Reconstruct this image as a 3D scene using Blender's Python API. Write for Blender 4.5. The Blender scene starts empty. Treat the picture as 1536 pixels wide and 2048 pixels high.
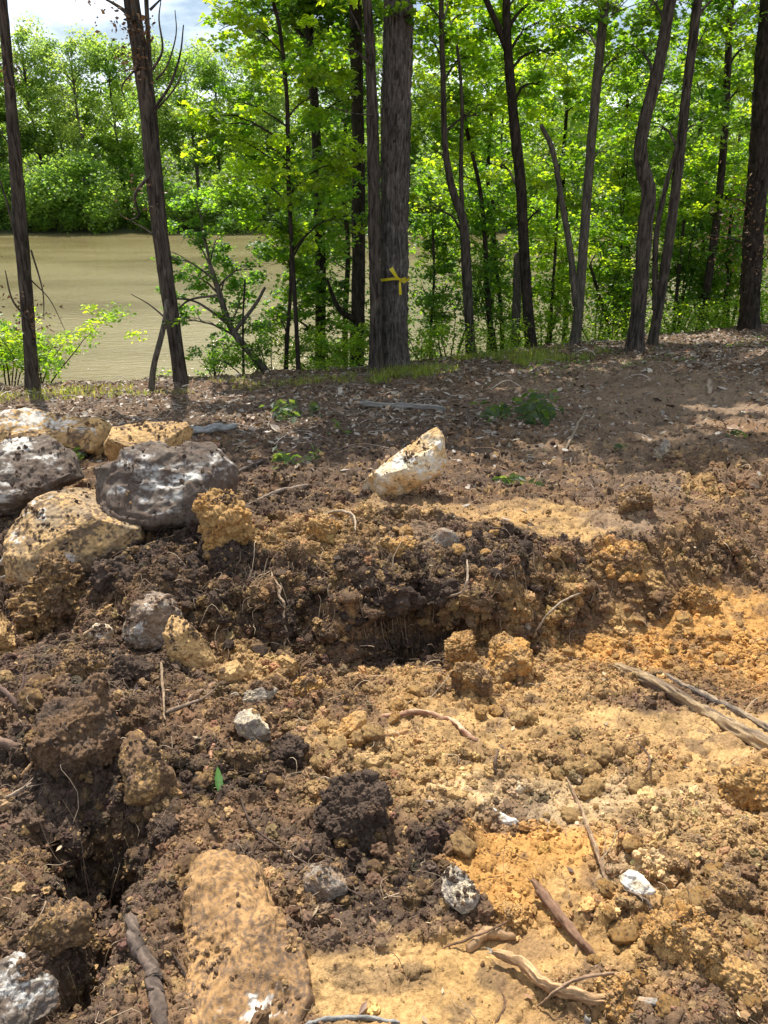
import bpy, math, random, bmesh
import numpy as np
from mathutils import Vector
random.seed(7)
RS = np.random.RandomState(7)
sc = bpy.context.scene
COL = sc.collection
rad = math.radians

# ------------------------------------------------------------------ camera, light, exposure
CAMZ, PITCH, FPX = 1.6, rad(23.4), 1547.0
cam_d = bpy.data.cameras.new('camera')
cam = bpy.data.objects.new('camera', cam_d); COL.objects.link(cam)
cam.location = (0, 0, CAMZ); cam.rotation_euler = (math.pi/2 - PITCH, 0, 0)
cam_d.sensor_fit = 'VERTICAL'; cam_d.sensor_height = 36; cam_d.lens = 36*FPX/2048
cam_d.clip_start = .05; cam_d.clip_end = 3000
sc.camera = cam
SUN_EL, SUN_AZ = rad(61), rad(-16)      # azimuth measured from +Y (ahead), negative = towards -X
sun_d = bpy.data.lights.new('sun', 'SUN'); sun_d.energy = 5.0; sun_d.angle = rad(.55); sun_d.color = (1, .95, .86)
sun = bpy.data.objects.new('sun', sun_d); COL.objects.link(sun)
sdir = Vector((math.sin(SUN_AZ)*math.cos(SUN_EL), math.cos(SUN_AZ)*math.cos(SUN_EL), math.sin(SUN_EL)))
sun.rotation_euler = sdir.to_track_quat('Z', 'Y').to_euler()
sun.location = (0, 0, 60)
w = bpy.data.worlds.new('World'); sc.world = w; w.use_nodes = True
nt = w.node_tree; nt.nodes.clear()
def N(nt, t, **k):
    n = nt.nodes.new(t)
    for a, b in k.items(): setattr(n, a, b)
    return n
sky = N(nt, 'ShaderNodeTexSky', sky_type='NISHITA'); sky.sun_disc = False
sky.sun_elevation = SUN_EL; sky.sun_rotation = SUN_AZ; sky.air_density = 1.0; sky.dust_density = 1.2; sky.ozone_density = 1.0
tc = N(nt, 'ShaderNodeTexCoord'); mp = N(nt, 'ShaderNodeMapping'); mp.inputs['Scale'].default_value = (1, 1, 3.2)
mp.inputs['Location'].default_value = (.35, .1, .4)
nz = N(nt, 'ShaderNodeTexNoise'); nz.inputs['Scale'].default_value = 3.1; nz.inputs['Detail'].default_value = 8; nz.inputs['Roughness'].default_value = .6
rp = N(nt, 'ShaderNodeValToRGB'); rp.color_ramp.elements[0].position = .42; rp.color_ramp.elements[1].position = .66
mx = N(nt, 'ShaderNodeMixRGB'); mx.inputs[2].default_value = (16, 17.2, 19, 1)
bg = N(nt, 'ShaderNodeBackground'); bg.inputs[1].default_value = .072
out = N(nt, 'ShaderNodeOutputWorld')
L = nt.links.new
L(tc.outputs['Generated'], mp.inputs[0]); L(mp.outputs[0], nz.inputs[0]); L(nz.outputs[0], rp.inputs[0]); L(rp.outputs[0], mx.inputs[0])
L(sky.outputs[0], mx.inputs[1]); L(mx.outputs[0], bg.inputs[0]); L(bg.outputs[0], out.inputs[0])
sc.view_settings.view_transform = 'Standard'; sc.view_settings.look = 'None'; sc.view_settings.gamma = 1
sc.view_settings.exposure = 0.76
sc.cycles.max_bounces = 8; sc.cycles.transparent_max_bounces = 8; sc.cycles.diffuse_bounces = 4; sc.cycles.transmission_bounces = 4
sc.cycles.use_denoising = True
sc.cycles.caustics_reflective = False; sc.cycles.caustics_refractive = False

# ------------------------------------------------------------------ numpy noise
def _h(ix, iy, iz, seed):
    h = (ix.astype(np.uint32)*np.uint32(374761393) + iy.astype(np.uint32)*np.uint32(668265263)
         + iz.astype(np.uint32)*np.uint32(2246822519) + np.uint32((seed*3266489917) & 0xffffffff))
    h ^= h >> np.uint32(13); h *= np.uint32(1274126177); h ^= h >> np.uint32(16)
    h *= np.uint32(2654435761); h ^= h >> np.uint32(15)
    return (h & np.uint32(0xffffff)).astype(np.float32)/np.float32(16777216)
def vn(p, seed=0):
    """value noise, p (n,2|3) -> -1..1"""
    p = np.asarray(p, np.float64)
    f = np.floor(p); t = (p-f).astype(np.float32); t = t*t*(3-2*t); i = f.astype(np.int64)
    if p.shape[1] == 2:
        z0 = np.zeros(len(p), np.int64)
        a = _h(i[:, 0], i[:, 1], z0, seed); b = _h(i[:, 0]+1, i[:, 1], z0, seed)
        c = _h(i[:, 0], i[:, 1]+1, z0, seed); d = _h(i[:, 0]+1, i[:, 1]+1, z0, seed)
        x = a+(b-a)*t[:, 0]; y = c+(d-c)*t[:, 0]
        return (x+(y-x)*t[:, 1])*2-1
    r = []
    for dz in (0, 1):
        a = _h(i[:, 0], i[:, 1], i[:, 2]+dz, seed); b = _h(i[:, 0]+1, i[:, 1], i[:, 2]+dz, seed)
        c = _h(i[:, 0], i[:, 1]+1, i[:, 2]+dz, seed); d = _h(i[:, 0]+1, i[:, 1]+1, i[:, 2]+dz, seed)
        x = a+(b-a)*t[:, 0]; y = c+(d-c)*t[:, 0]; r.append(x+(y-x)*t[:, 1])
    return (r[0]+(r[1]-r[0])*t[:, 2])*2-1
def fbm(p, oct=4, seed=0, gain=.5, lac=2.03):
    p = np.asarray(p, np.float64); s = 0; a = 1.; n = 0
    for o in range(oct):
        s = s+a*vn(p, seed+o*17); n += a; a *= gain; p = p*lac+7.13
    return s/n
def worley(p, seed=0):
    """F1, F2, cell random"""
    p = np.asarray(p, np.float64); f = np.floor(p).astype(np.int64)
    n = len(p); F1 = np.full(n, 9., np.float32); F2 = F1.copy(); R = np.zeros(n, np.float32)
    D3 = p.shape[1] == 3
    for dx in (-1, 0, 1):
        for dy in (-1, 0, 1):
            for dz in ((-1, 0, 1) if D3 else (0,)):
                ix = f[:, 0]+dx; iy = f[:, 1]+dy; iz = f[:, 2]+dz if D3 else np.zeros(n, np.int64)
                ax = ix+_h(ix, iy, iz, seed)-p[:, 0]; ay = iy+_h(ix, iy, iz, seed+1)-p[:, 1]
                d = ax*ax+ay*ay
                if D3:
                    az = iz+_h(ix, iy, iz, seed+2)-p[:, 2]; d = d+az*az
                d = np.sqrt(d).astype(np.float32); q = _h(ix, iy, iz, seed+3)
                m = d < F1
                F2 = np.where(m, F1, np.minimum(F2, d)); R = np.where(m, q, R); F1 = np.where(m, d, F1)
    return F1, F2, R
def sstep(a, b, x):
    t = np.clip((x-a)/(b-a), 0, 1); return t*t*(3-2*t)
def domes(p, size, seed, keep=.7):
    """rounded lumps standing on a plane, 0..1"""
    F1, F2, R = worley(p/size, seed)
    r = .25+.4*R
    return np.sqrt(np.clip(1-(F1/r)**2, 0, 1))*r*2*(((R*97.3) % 1) < keep)

# ------------------------------------------------------------------ view helpers (pixels of the 1536x2048 photograph -> rays)
def ray(px, py):
    a = (px-768)/FPX; b = (1024-py)/FPX
    return np.array([a, math.cos(PITCH)+b*math.sin(PITCH), -math.sin(PITCH)+b*math.cos(PITCH)])
CAM = np.array([0, 0, CAMZ])

# ------------------------------------------------------------------ terrain shape
WATER_Z = -4.6
def ywall(x):
    return np.interp(x, [-3, -1.6, -1.1, -.7, -.45, -.1, .15, .45, .9, 1.2, 1.45, 1.8, 2.4, 4],
                     [3.4, 3.0, 2.75, 2.72, 2.82, 2.95, 3.08, 3.02, 3.0, 3.08, 3.25, 3.5, 3.7, 4.2])
def base_h(x, y):
    x = np.asarray(x, float); y = np.asarray(y, float); xs = x.ravel()
    wn = (.11*vn(np.stack([xs*2.3, xs*0+3.3], -1), 41)+.07*vn(np.stack([xs*6.1, xs*0+1.3], -1), 43)+.035*vn(np.stack([xs*15, xs*0+7.3], -1), 45)).reshape(x.shape)
    yc = np.clip(12.8+.25*x, 10.6, 14.5)
    y2 = y-(yc-12.8)*sstep(6, 11, y)*(1-sstep(30, 60, y))
    floor_ = np.interp(y2, [-60, 0, 1.04, 1.6, 2.45, 3.0, 3.6, 5], [.6, .04, 0, -.1, -.26, -.42, -.44, -.5])
    floor_ = floor_+.10*sstep(.7, 1.8, x)*sstep(2.4, 3.4, y)
    plat = np.interp(y2, [-60, 2, 3.3, 4.1, 5.5, 7.2, 10.5, 12.6, 13.3, 15, 18.5, 20, 24, 94, 98, 101, 108, 150, 220, 420, 800],
                     [0, -.02, -.05, -.11, -.30, -.6, -1.08, -1.25, -1.5, -2.6, -4.3, -5.2, -6.5, -6.5, -5.2, -4.1, -3.2, -1.5, 3, 14, 20])
    plat = plat+.06*np.clip(x, 0, 8)*sstep(6, 11, y)*(1-sstep(14, 20, y))
    wd = .10+.44*sstep(-.15, -.7, x)+.42*sstep(.40, .95, x)
    t = sstep(0, 1, (y-ywall(x)-wn*(1-.6*np.exp(-((x-.2)/.3)**2)))/wd); plat = plat-.10*np.clip(.5+3*wn, 0, 1)*(1-sstep(.1, .7, y-ywall(x)-wd*.5))
    h = floor_*(1-t)+plat*t
    g = lambda cx, cy, sx, sy, a: a*np.exp(-((x-cx)/sx)**2-((y-cy)/sy)**2)
    h = h+g(-1.15, 2.15, .5, .45, .20)+g(-.95, 1.35, .45, .3, .10)+g(-1.25, 2.9, .45, .4, .12)
    h = h-g(-.79, 1.50, .13, .13, .65)-g(-.665, 1.22, .04, .17, .34)-g(-.80, 1.97, .22, .05, .12)
    h = h-g(.14, 3.06, .30, .11, .36)-g(-.35, 3.0, .2, .1, .08)
    h = h+g(.05, 3.5, .5, .22, .07)+g(1.5, 3.7, .5, .25, .06)+g(1.25, 1.35, .45, .3, .09)+g(1.75, 2.2, .4, .35, .07)
    h = h+g(-.5, 3.25, .35, .25, .06)
    h = h+.03*fbm(np.stack([x, y], -1).reshape(-1, 2)*1.7, 3, 5).reshape(h.shape)*sstep(.6, 1.5, y)
    return h
def hit_f(px, py, hf=base_h):
    d = ray(px, py); ts = np.exp(np.linspace(math.log(.9), math.log(40), 2600))
    P = CAM+ts[:, None]*d
    below = P[:, 2] < hf(P[:, 0], P[:, 1])
    k = int(np.argmax(below)) if below.any() else len(ts)-1
    if k > 0:
        a, b = ts[k-1], ts[k]
        for _ in range(10):
            m = (a+b)/2; q = CAM+m*d
            if q[2] < hf(np.array([q[0]]), np.array([q[1]]))[0]: b = m
            else: a = m
        return CAM+b*d
    return P[k]

# ------------------------------------------------------------------ soil kinds, painted on the ground as patches of different earth
C = dict(humus=(.055, .038, .029), dark=(.092, .063, .045), brown=(.165, .10, .056), tan=(.45, .285, .122), ochre=(.43, .262, .105),
         orange=(.47, .25, .078), pale=(.56, .46, .31), pink=(.225, .155, .10), litter=(.135, .092, .062), white=(.62, .595, .54),
         grey=(.26, .22, .175), rust=(.33, .19, .078), rust2=(.20, .115, .052), dun=(.27, .195, .115), dark2=(.11, .085, .068), slate=(.135, .105, .08), grass=(.10, .12, .04), black=(.03, .022, .018))
C = {k: np.array(v) for k, v in C.items()}
# px, py, rx, ry (pixels), kind, strength, roughness (0 smooth scraped clay .. 1 crumbly)
PATCH = [
 (768, 900, 2200, 260, 'litter', .9, .45), (300, 830, 900, 60, 'litter', .9, .45), (1250, 800, 330, 75, 'pink', .75, .4), (1380, 800, 170, 25, 'pink', .8, .1),
 (1250, 925, 260, 60, 'pink', .5, .6), (1000, 960, 240, 35, 'dark', .7, .5), (600, 930, 380, 110, 'dark', .75, .6), (900, 830, 240, 40, 'dark', .5, .5),
 (600, 740, 500, 40, 'litter', .9, .3),
 (200, 1100, 380, 80, 'dark', .9, .6), (560, 1010, 170, 30, 'dark', .8, .7), (480, 1180, 360, 120, 'humus', .95, 1), (620, 1260, 200, 90, 'humus', .9, 1),
 (700, 1080, 240, 55, 'ochre', .6, .9), (1050, 1150, 330, 110, 'dark', .75, .9), (1100, 1040, 250, 26, 'ochre', .85, .2), (940, 1018, 330, 16, 'tan', .4, .2), (1120, 1060, 110, 20, 'tan', .8, .2),
 (870, 1080, 80, 30, 'pink', .6, .3), (1290, 1050, 110, 32, 'pink', .85, .15), (1390, 1065, 70, 22, 'ochre', .5, .3), (1480, 960, 120, 50, 'brown', .7, .9), (1420, 985, 50, 26, 'ochre', .6, .9),
 (1250, 1180, 170, 90, 'brown', .8, .9), (1230, 1290, 60, 26, 'orange', .7, .6), (1440, 1130, 160, 60, 'brown', .7, .9),
 (1240, 1140, 170, 60, 'brown', .7, 1), (1150, 1220, 110, 50, 'ochre', .5, .9), (1430, 1230, 260, 75, 'orange', .95, .12), (1300, 1300, 180, 40, 'orange', .85, .5), (1480, 1330, 180, 70, 'orange', .8, .7), (1370, 1400, 200, 60, 'brown', .5, .6),
 (840, 1290, 130, 50, 'dark', .85, .4), (820, 1350, 260, 45, 'brown', .7, .9), (960, 1400, 330, 75, 'ochre', .7, .7), (560, 1400, 220, 80, 'brown', .75, .9), (500, 1330, 120, 60, 'tan', .6, .7),
 (1000, 1520, 430, 110, 'tan', .8, .32), (1330, 1560, 270, 110, 'ochre', .6, .4), (800, 1560, 240, 90, 'tan', .5, .7), (660, 1600, 160, 70, 'brown', .6, .9),
 (1150, 1610, 260, 60, 'pale', .3, .35), (1380, 1470, 230, 50, 'tan', .7, .1), (1200, 1520, 160, 60, 'brown', .35, .7),
 (120, 1350, 330, 120, 'dark', .75, .95), (200, 1230, 260, 40, 'brown', .6, .8), (150, 1600, 330, 160, 'dark', .85, 1), (230, 1850, 240, 260, 'dark', .85, .9), (60, 1800, 130, 130, 'brown', .6, .8),
 (420, 1560, 160, 80, 'humus', .8, .9), (60, 1980, 150, 80, 'brown', .5, .5),
 (620, 1720, 200, 90, 'dark', .85, .85), (850, 1760, 190, 110, 'humus', .9, .85), (720, 1880, 160, 70, 'dark', .75, .8), (900, 1880, 140, 50, 'brown', .7, .7),
 (1120, 1760, 190, 100, 'orange', .95, .35), (1180, 1800, 110, 60, 'ochre', .8, .2), (1270, 1770, 70, 35, 'pale', .8, .2), (1420, 1730, 200, 120, 'tan', .6, .9), (1400, 1900, 240, 130, 'ochre', .65, 1), (1490, 1830, 70, 110, 'brown', .7, 1),
 (840, 1980, 270, 90, 'tan', .9, .05), (1060, 1930, 210, 80, 'ochre', .9, .05), (1000, 2020, 280, 80, 'ochre', .9, .05), (760, 1960, 110, 30, 'dark', .5, .3), (1240, 2010, 150, 70, 'brown', .6, .9), (1440, 2030, 140, 50, 'brown', .6, .9),
]
_PW = []
for (px, py, rx, ry, kd, st, ro) in PATCH:
    c = hit_f(px, py); t = hit_f(px, max(py-ry, 700)); b = hit_f(px, min(py+ry, 2300))
    dep = c[1]*math.cos(PITCH)+(CAMZ-c[2])*math.sin(PITCH)
    _PW.append((c[0], (t[1]+b[1])/2, rx/FPX*dep, max((t[1]-b[1])/2, .03), C[kd], st, ro))
def soil(x, y):
    """albedo and roughness of the ground at world x, y"""
    n = len(x); P = np.stack([x, y], -1)
    col = np.tile(C['brown'], (n, 1)); ro = np.full(n, .6)
    sc_ = np.clip(np.abs(y)/3, .5, 3)
    wob = .55*fbm(P*1.8, 3, 11)+.55*fbm(P*9, 4, 21)
    for (cx, cy, sx, sy, k, st, r) in _PW:
        d = np.sqrt(((x-cx)/sx)**2+((y-cy)/sy)**2)
        m = d < 2
        if not m.any(): continue
        wgt = st*(1-sstep(.75, 1.2, d[m]+wob[m]*.8))
        col[m] = col[m]*(1-wgt[:, None])+k*wgt[:, None]
        wr = (1-sstep(.8, 1.15, d[m]+wob[m]*.25)); ro[m] = ro[m]*(1-wr)+r*wr
    v = 1+.30*fbm(P*6, 3, 31)+.22*fbm(P*40, 2, 33)
    col = col*v[:, None]
    # flecks of clay in the humus and humus in the clay
    f = sstep(.30, .5, fbm(P*16, 3, 41)); f2 = sstep(.28, .5, fbm(P*13, 3, 51))
    near = (1-sstep(5, 8, y))
    col = col*(1-.45*(f*near)[:, None])+C['tan']*(.45*f*near)[:, None]
    col = col*(1-.6*(f2*near)[:, None])+C['dark']*(.6*f2*near)[:, None]
    f3 = sstep(.2, .5, fbm(P*7+9, 3, 55))*near*.6; col = col*(1-f3[:, None])+C['brown']*f3[:, None]
    far = sstep(12, 13.5, y-.25*x)                       # leaf mould and green cover beyond the crest
    col = col*(1-far[:, None])+np.array([.06, .065, .03])*far[:, None]
    return np.clip(col, .01, .9), ro
def full_h(x, y, ro=None):
    sh = np.shape(x); x = np.ravel(np.asarray(x, float)); y = np.ravel(np.asarray(y, float))
    if ro is None: ro = soil(x, y)[1]
    else: ro = np.ravel(ro)
    P = np.stack([x, y], -1)
    h = base_h(x, y); amp = np.interp(y, [0, 1, 3, 8, 14, 25], [.6, .75, 1.1, 1.2, 1.2, .6])
    Pw = P+.03*np.stack([vn(P*14, 61), vn(P*14, 62)], -1)
    q = .25+.75*ro
    d = .020*fbm(P*5, 3, 71)*1.2+q*(.038*domes(Pw, .15, 81, .35)+.030*domes(Pw+3.1, .07, 91, .55)+.016*domes(Pw-1.7, .033, 101, .6))
    d = d+q*.012*fbm(P*34, 3, 111)+.004*fbm(P*110, 2, 121)
    # scraped tooth marks on the smooth clay
    s = (1-sstep(.08, .25, ro))
    d = d+s*.006*vn(np.stack([(x*.75-y*.66)*75, (x*.66+y*.75)*7], -1), 131)
    return (h+d*amp).reshape(sh)
def hit(px, py): return hit_f(px, py, full_h)

# ------------------------------------------------------------------ mesh helpers
def tag(o, label=None, cat=None, group=None, kind=None):
    if label: o['label'] = label
    if cat: o['category'] = cat
    if group: o['group'] = group
    if kind: o['kind'] = kind
    return o
def mesh(name, V, F, mat, parent=None, col=None, smooth=True, loc=None, extra=None):
    """F: (n,k) int array, or list of such arrays"""
    me = bpy.data.meshes.new(name)
    V = np.asarray(V, np.float32)
    Fs = F if isinstance(F, list) else [F]
    me.vertices.add(len(V)); me.vertices.foreach_set('co', V.ravel())
    lens = np.concatenate([np.full(len(f), f.shape[1]) for f in Fs]); idx = np.concatenate([f.ravel() for f in Fs]).astype(np.int32)
    me.loops.add(len(idx)); me.loops.foreach_set('vertex_index', idx)
    me.polygons.add(len(lens)); st = np.concatenate([[0], np.cumsum(lens)[:-1]]).astype(np.int32)
    me.polygons.foreach_set('loop_start', st)
    me.polygons.foreach_set('use_smooth', np.full(len(lens), smooth))
    if col is not None:
        a = me.color_attributes.new('Col', 'FLOAT_COLOR', 'POINT')
        c4 = np.ones((len(V), 4), np.float32); c4[:, :3] = np.clip(col, 0, .8); a.data.foreach_set('color', c4.ravel())
    me.update(calc_edges=True); me.validate(verbose=False)
    if mat: me.materials.append(mat)
    o = bpy.data.objects.new(name, me); COL.objects.link(o)
    if parent is not None: o.parent = parent
    if loc is not None: o.location = loc
    return o
def empty(name, loc=(0, 0, 0)):
    o = bpy.data.objects.new(name, None); COL.objects.link(o); o.location = loc; o.empty_display_size = .1; return o
_ico = {}
def ico(n):
    if n not in _ico:
        b = bmesh.new(); bmesh.ops.create_icosphere(b, subdivisions=n, radius=1)
        v = np.array([q.co[:] for q in b.verts]); f = np.array([[q.index for q in t.verts] for t in b.faces]); b.free()
        v /= np.linalg.norm(v, axis=1)[:, None]; _ico[n] = (v, f)
    return _ico[n]
def rotmats(n, rs=RS):
    q = rs.normal(size=(n, 4)); q /= np.linalg.norm(q, axis=1)[:, None]; a, b, c, d = q.T
    return np.stack([1-2*(c*c+d*d), 2*(b*c-a*d), 2*(b*d+a*c), 2*(b*c+a*d), 1-2*(b*b+d*d), 2*(c*d-a*b), 2*(b*d-a*c), 2*(c*d+a*b), 1-2*(b*b+c*c)], -1).reshape(n, 3, 3)
def spline(pts, n):
    """Catmull-Rom through pts (k,m) sampled at n"""
    p = np.asarray(pts, float)
    if len(p) == 2: p = np.array([p[0], (p[0]+p[1])/2, p[1]])
    e = np.vstack([2*p[0]-p[1], p, 2*p[-1]-p[-2]])
    t = np.linspace(0, len(p)-1-1e-6, n); i = t.astype(int); f = (t-i)[:, None]
    a, b, c, d = e[i], e[i+1], e[i+2], e[i+3]
    return .5*((2*b)+(c-a)*f+(2*a-5*b+4*c-d)*f*f+(3*b-a-3*c+d)*f**3)
def tube_arrays(P, R, seg, rough=0, seed=0, ridge=0, flat=1.0, caps=True, plates=0):
    """P (n,3) centre line, R (n,) radii"""
    n = len(P); T = np.gradient(P, axis=0); T /= np.linalg.norm(T, axis=1)[:, None]+1e-9
    ref = np.array([0, 1., 0]) if abs(T[:, 1]).mean() < .8 else np.array([1., 0, 0])
    U = np.cross(T, ref); U /= np.linalg.norm(U, axis=1)[:, None]+1e-9; W = np.cross(T, U)
    a = np.linspace(0, 2*np.pi, seg, endpoint=False)
    r = R[:, None]*np.ones((1, seg))
    Lc = np.concatenate([[0], np.cumsum(np.linalg.norm(np.diff(P, axis=0), axis=1))])
    if rough or ridge:
        rm = R.mean()
        q = np.stack([(np.cos(a)[None]*np.ones((n, 1))).ravel(), (np.sin(a)[None]*np.ones((n, 1))).ravel(), (Lc[:, None]*np.ones((1, seg))).ravel()], -1)
        nzv = fbm(q*np.array([1.4, 1.4, .5/rm]), 3, seed).reshape(n, seg)
        r = r*(1+rough*nzv)
        if ridge:
            rg = 1-np.abs(fbm(q*np.array([5, 5, .16/rm]), 3, seed+5)).reshape(n, seg)*2.2
            r = r+ridge*rm*rg
        if plates:
            F1, F2, Rw = worley(q*np.array([plates, plates, 1/.20])+.5*np.stack([vn(q*np.array([6, 6, 5]), 3)]*3, -1), seed+9)
            r = r+rm*(.16*sstep(0, .35, F2-F1)+.10*(Rw-.5)).reshape(n, seg)-.08*rm
    V = P[:, None]+r[..., None]*(np.cos(a)[None, :, None]*U[:, None]+flat*np.sin(a)[None, :, None]*W[:, None])
    V = V.reshape(-1, 3)
    i = np.arange(n-1)[:, None]*seg; j = np.arange(seg)[None]; k = (j+1) % seg
    F = np.stack([i+j, i+k, i+seg+k, i+seg+j], -1).reshape(-1, 4)
    if caps:
        V = np.vstack([V, P[0]-T[0]*R[0]*.2, P[-1]+T[-1]*R[-1]*.5]); b = n*seg
        F3 = np.concatenate([np.stack([np.full(seg, b), (np.arange(seg)+1) % seg, np.arange(seg)], -1),
                             np.stack([np.full(seg, b+1), (n-1)*seg+np.arange(seg), (n-1)*seg+(np.arange(seg)+1) % seg], -1)])
        return V, F, F3
    return V, F, None
class Bag:
    def __init__(s): s.V = []; s.F4 = []; s.F3 = []; s.C = []; s.n = 0
    def add(s, V, F4=None, F3=None, col=None):
        s.V.append(V)
        if F4 is not None and len(F4): s.F4.append(F4+s.n)
        if F3 is not None and len(F3): s.F3.append(F3+s.n)
        s.C.append(np.broadcast_to(np.array([.2, .2, .2]) if col is None else col, (len(V), 3)))
        s.n += len(V)
    def build(s, name, mat, parent=None, smooth=True, loc=None):
        F = ([np.concatenate(s.F4)] if s.F4 else [])+([np.concatenate(s.F3)] if s.F3 else [])
        V = np.concatenate(s.V)
        if loc is not None: V = V-np.array(loc)
        return mesh(name, V, F, mat, parent, np.concatenate(s.C), smooth, loc)

# ------------------------------------------------------------------ materials
def new_mat(name):
    m = bpy.data.materials.new(name); m.use_nodes = True; t = m.node_tree; t.nodes.clear()
    o = N(t, 'ShaderNodeOutputMaterial'); b = N(t, 'ShaderNodeBsdfPrincipled'); t.links.new(b.outputs[0], o.inputs[0])
    return m, t, b, o
def earth_mat(name, fine=120., bump=.35, dist=.004, rough=.95, var=.35, spec=.15):
    m, t, b, o = new_mat(name); l = t.links.new
    at = N(t, 'ShaderNodeVertexColor'); at.layer_name = 'Col'
    tc = N(t, 'ShaderNodeTexCoord')
    n1 = N(t, 'ShaderNodeTexNoise'); n1.inputs['Scale'].default_value = fine; n1.inputs['Detail'].default_value = 4; n1.inputs['Roughness'].default_value = .65
    n2 = N(t, 'ShaderNodeTexNoise'); n2.inputs['Scale'].default_value = fine*4; n2.inputs['Detail'].default_value = 2
    mr = N(t, 'ShaderNodeMapRange'); mr.inputs[1].default_value = .3; mr.inputs[2].default_value = .7; mr.inputs[3].default_value = 1-var; mr.inputs[4].default_value = 1+var
    mu = N(t, 'ShaderNodeVectorMath', operation='SCALE')
    for n in (n1, n2): l(tc.outputs['Object'], n.inputs[0])
    ad = N(t, 'ShaderNodeMath', operation='MULTIPLY_ADD'); ad.inputs[1].default_value = .45; l(n2.outputs[0], ad.inputs[0]); l(n1.outputs[0], ad.inputs[2])
    l(n1.outputs[0], mr.inputs[0]); l(at.outputs[0], mu.inputs[0]); l(mr.outputs[0], mu.inputs[3]); l(mu.outputs[0], b.inputs['Base Color'])
    bp = N(t, 'ShaderNodeBump'); bp.inputs['Strength'].default_value = bump; bp.inputs['Distance'].default_value = dist
    l(ad.outputs[0], bp.inputs['Height']); l(bp.outputs[0], b.inputs['Normal'])
    b.inputs['Roughness'].default_value = rough; b.inputs['Specular IOR Level'].default_value = spec
    return m
M_ground = earth_mat('ground_soil', 110, .9, .006)
M_clod = earth_mat('clod_soil', 130, .9, .005)
M_rock = earth_mat('rock_surface', 70, .5, .006, .85, .3, .25)
M_crumb = earth_mat('crumb_soil', 200, .6, .003)
M_bark = earth_mat('bark_plain', 60, .5, .01, .9, .35)
M_wood = earth_mat('weathered_wood', 90, .4, .003, .8, .3, .2)
def bark_mat(name, c1, c2, sx=16, sz=2.2, dist=.03):
    m, t, b, o = new_mat(name); l = t.links.new
    tc = N(t, 'ShaderNodeTexCoord'); mp = N(t, 'ShaderNodeMapping'); mp.inputs['Scale'].default_value = (sx, sx, sz)
    n = N(t, 'ShaderNodeTexNoise'); n.inputs['Scale'].default_value = 1; n.inputs['Detail'].default_value = 6; n.inputs['Roughness'].default_value = .65; n.inputs['Distortion'].default_value = .6
    n2 = N(t, 'ShaderNodeTexNoise'); n2.inputs['Scale'].default_value = 2.2; n2.inputs['Detail'].default_value = 4
    r = N(t, 'ShaderNodeValToRGB'); r.color_ramp.elements[0].position = .36; r.color_ramp.elements[1].position = .66
    r.color_ramp.elements[0].color = (*c1, 1); r.color_ramp.elements[1].color = (*c2, 1)
    mixn = N(t, 'ShaderNodeMixRGB', blend_type='MULTIPLY'); mixn.inputs[0].default_value = .6
    r2 = N(t, 'ShaderNodeValToRGB'); r2.color_ramp.elements[0].position = .3; r2.color_ramp.elements[1].position = .7; r2.color_ramp.elements[0].color = (.45, .47, .4, 1); r2.color_ramp.elements[1].color = (1.3, 1.25, 1.2, 1)
    l(tc.outputs['Object'], mp.inputs[0]); l(mp.outputs[0], n.inputs[0]); l(tc.outputs['Object'], n2.inputs[0]); l(n.outputs[0], r.inputs[0]); l(n2.outputs[0], r2.inputs[0])
    l(r.outputs[0], mixn.inputs[1]); l(r2.outputs[0], mixn.inputs[2]); l(mixn.outputs[0], b.inputs['Base Color'])
    bp = N(t, 'ShaderNodeBump'); bp.inputs['Strength'].default_value = 1; bp.inputs['Distance'].default_value = dist
    l(n.outputs[0], bp.inputs['Height']); l(bp.outputs[0], b.inputs['Normal']); b.inputs['Roughness'].default_value = .92; b.inputs['Specular IOR Level'].default_value = .15
    return m
M_shag = bark_mat('bark_shaggy', (.03, .025, .021), (.19, .165, .145), 34, 4.5, .03)
M_barkd = bark_mat('bark_dark', (.010, .008, .006), (.065, .05, .038), 30, 7, .015)
M_barkb = bark_mat('bark_brown', (.016, .0125, .01), (.12, .097, .078), 28, 4, .018)
M_barkg = bark_mat('bark_grey', (.04, .034, .027), (.17, .145, .115), 34, 6, .012)
M_barkf = bark_mat('bark_far', (.05, .042, .035), (.16, .14, .12), 3, .8, .05)
def leaf_mat(name, tr=.5, gloss=.35, tint=(1.25, 1.25, .5)):
    """two sided leaf: reflects a dull green, lets a yellower green through"""
    m = bpy.data.materials.new(name); m.use_nodes = True; t = m.node_tree; t.nodes.clear(); l = t.links.new
    o = N(t, 'ShaderNodeOutputMaterial'); at = N(t, 'ShaderNodeVertexColor'); at.layer_name = 'Col'
    d = N(t, 'ShaderNodeBsdfPrincipled'); d.inputs['Roughness'].default_value = .42; d.inputs['Specular IOR Level'].default_value = gloss
    tl = N(t, 'ShaderNodeBsdfTranslucent'); mx = N(t, 'ShaderNodeMixShader'); mx.inputs[0].default_value = tr
    vm = N(t, 'ShaderNodeVectorMath', operation='MULTIPLY'); vm.inputs[1].default_value = tint
    l(at.outputs[0], d.inputs['Base Color']); l(at.outputs[0], vm.inputs[0]); l(vm.outputs[0], tl.inputs[0])
    l(d.outputs[0], mx.inputs[1]); l(tl.outputs[0], mx.inputs[2]); l(mx.outputs[0], o.inputs[0])
    return m
M_leaf = leaf_mat('leaf_green', .58, .4, (3.2, 2.85, .65))
M_leaff = leaf_mat('leaf_far', .6, .25, (2.9, 2.5, 1.1))
M_dead = leaf_mat('leaf_dead', .15, .2, (1, .9, .7))
M_tape = leaf_mat('tape_plastic', .3, .5, (1, 1, .6))

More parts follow.
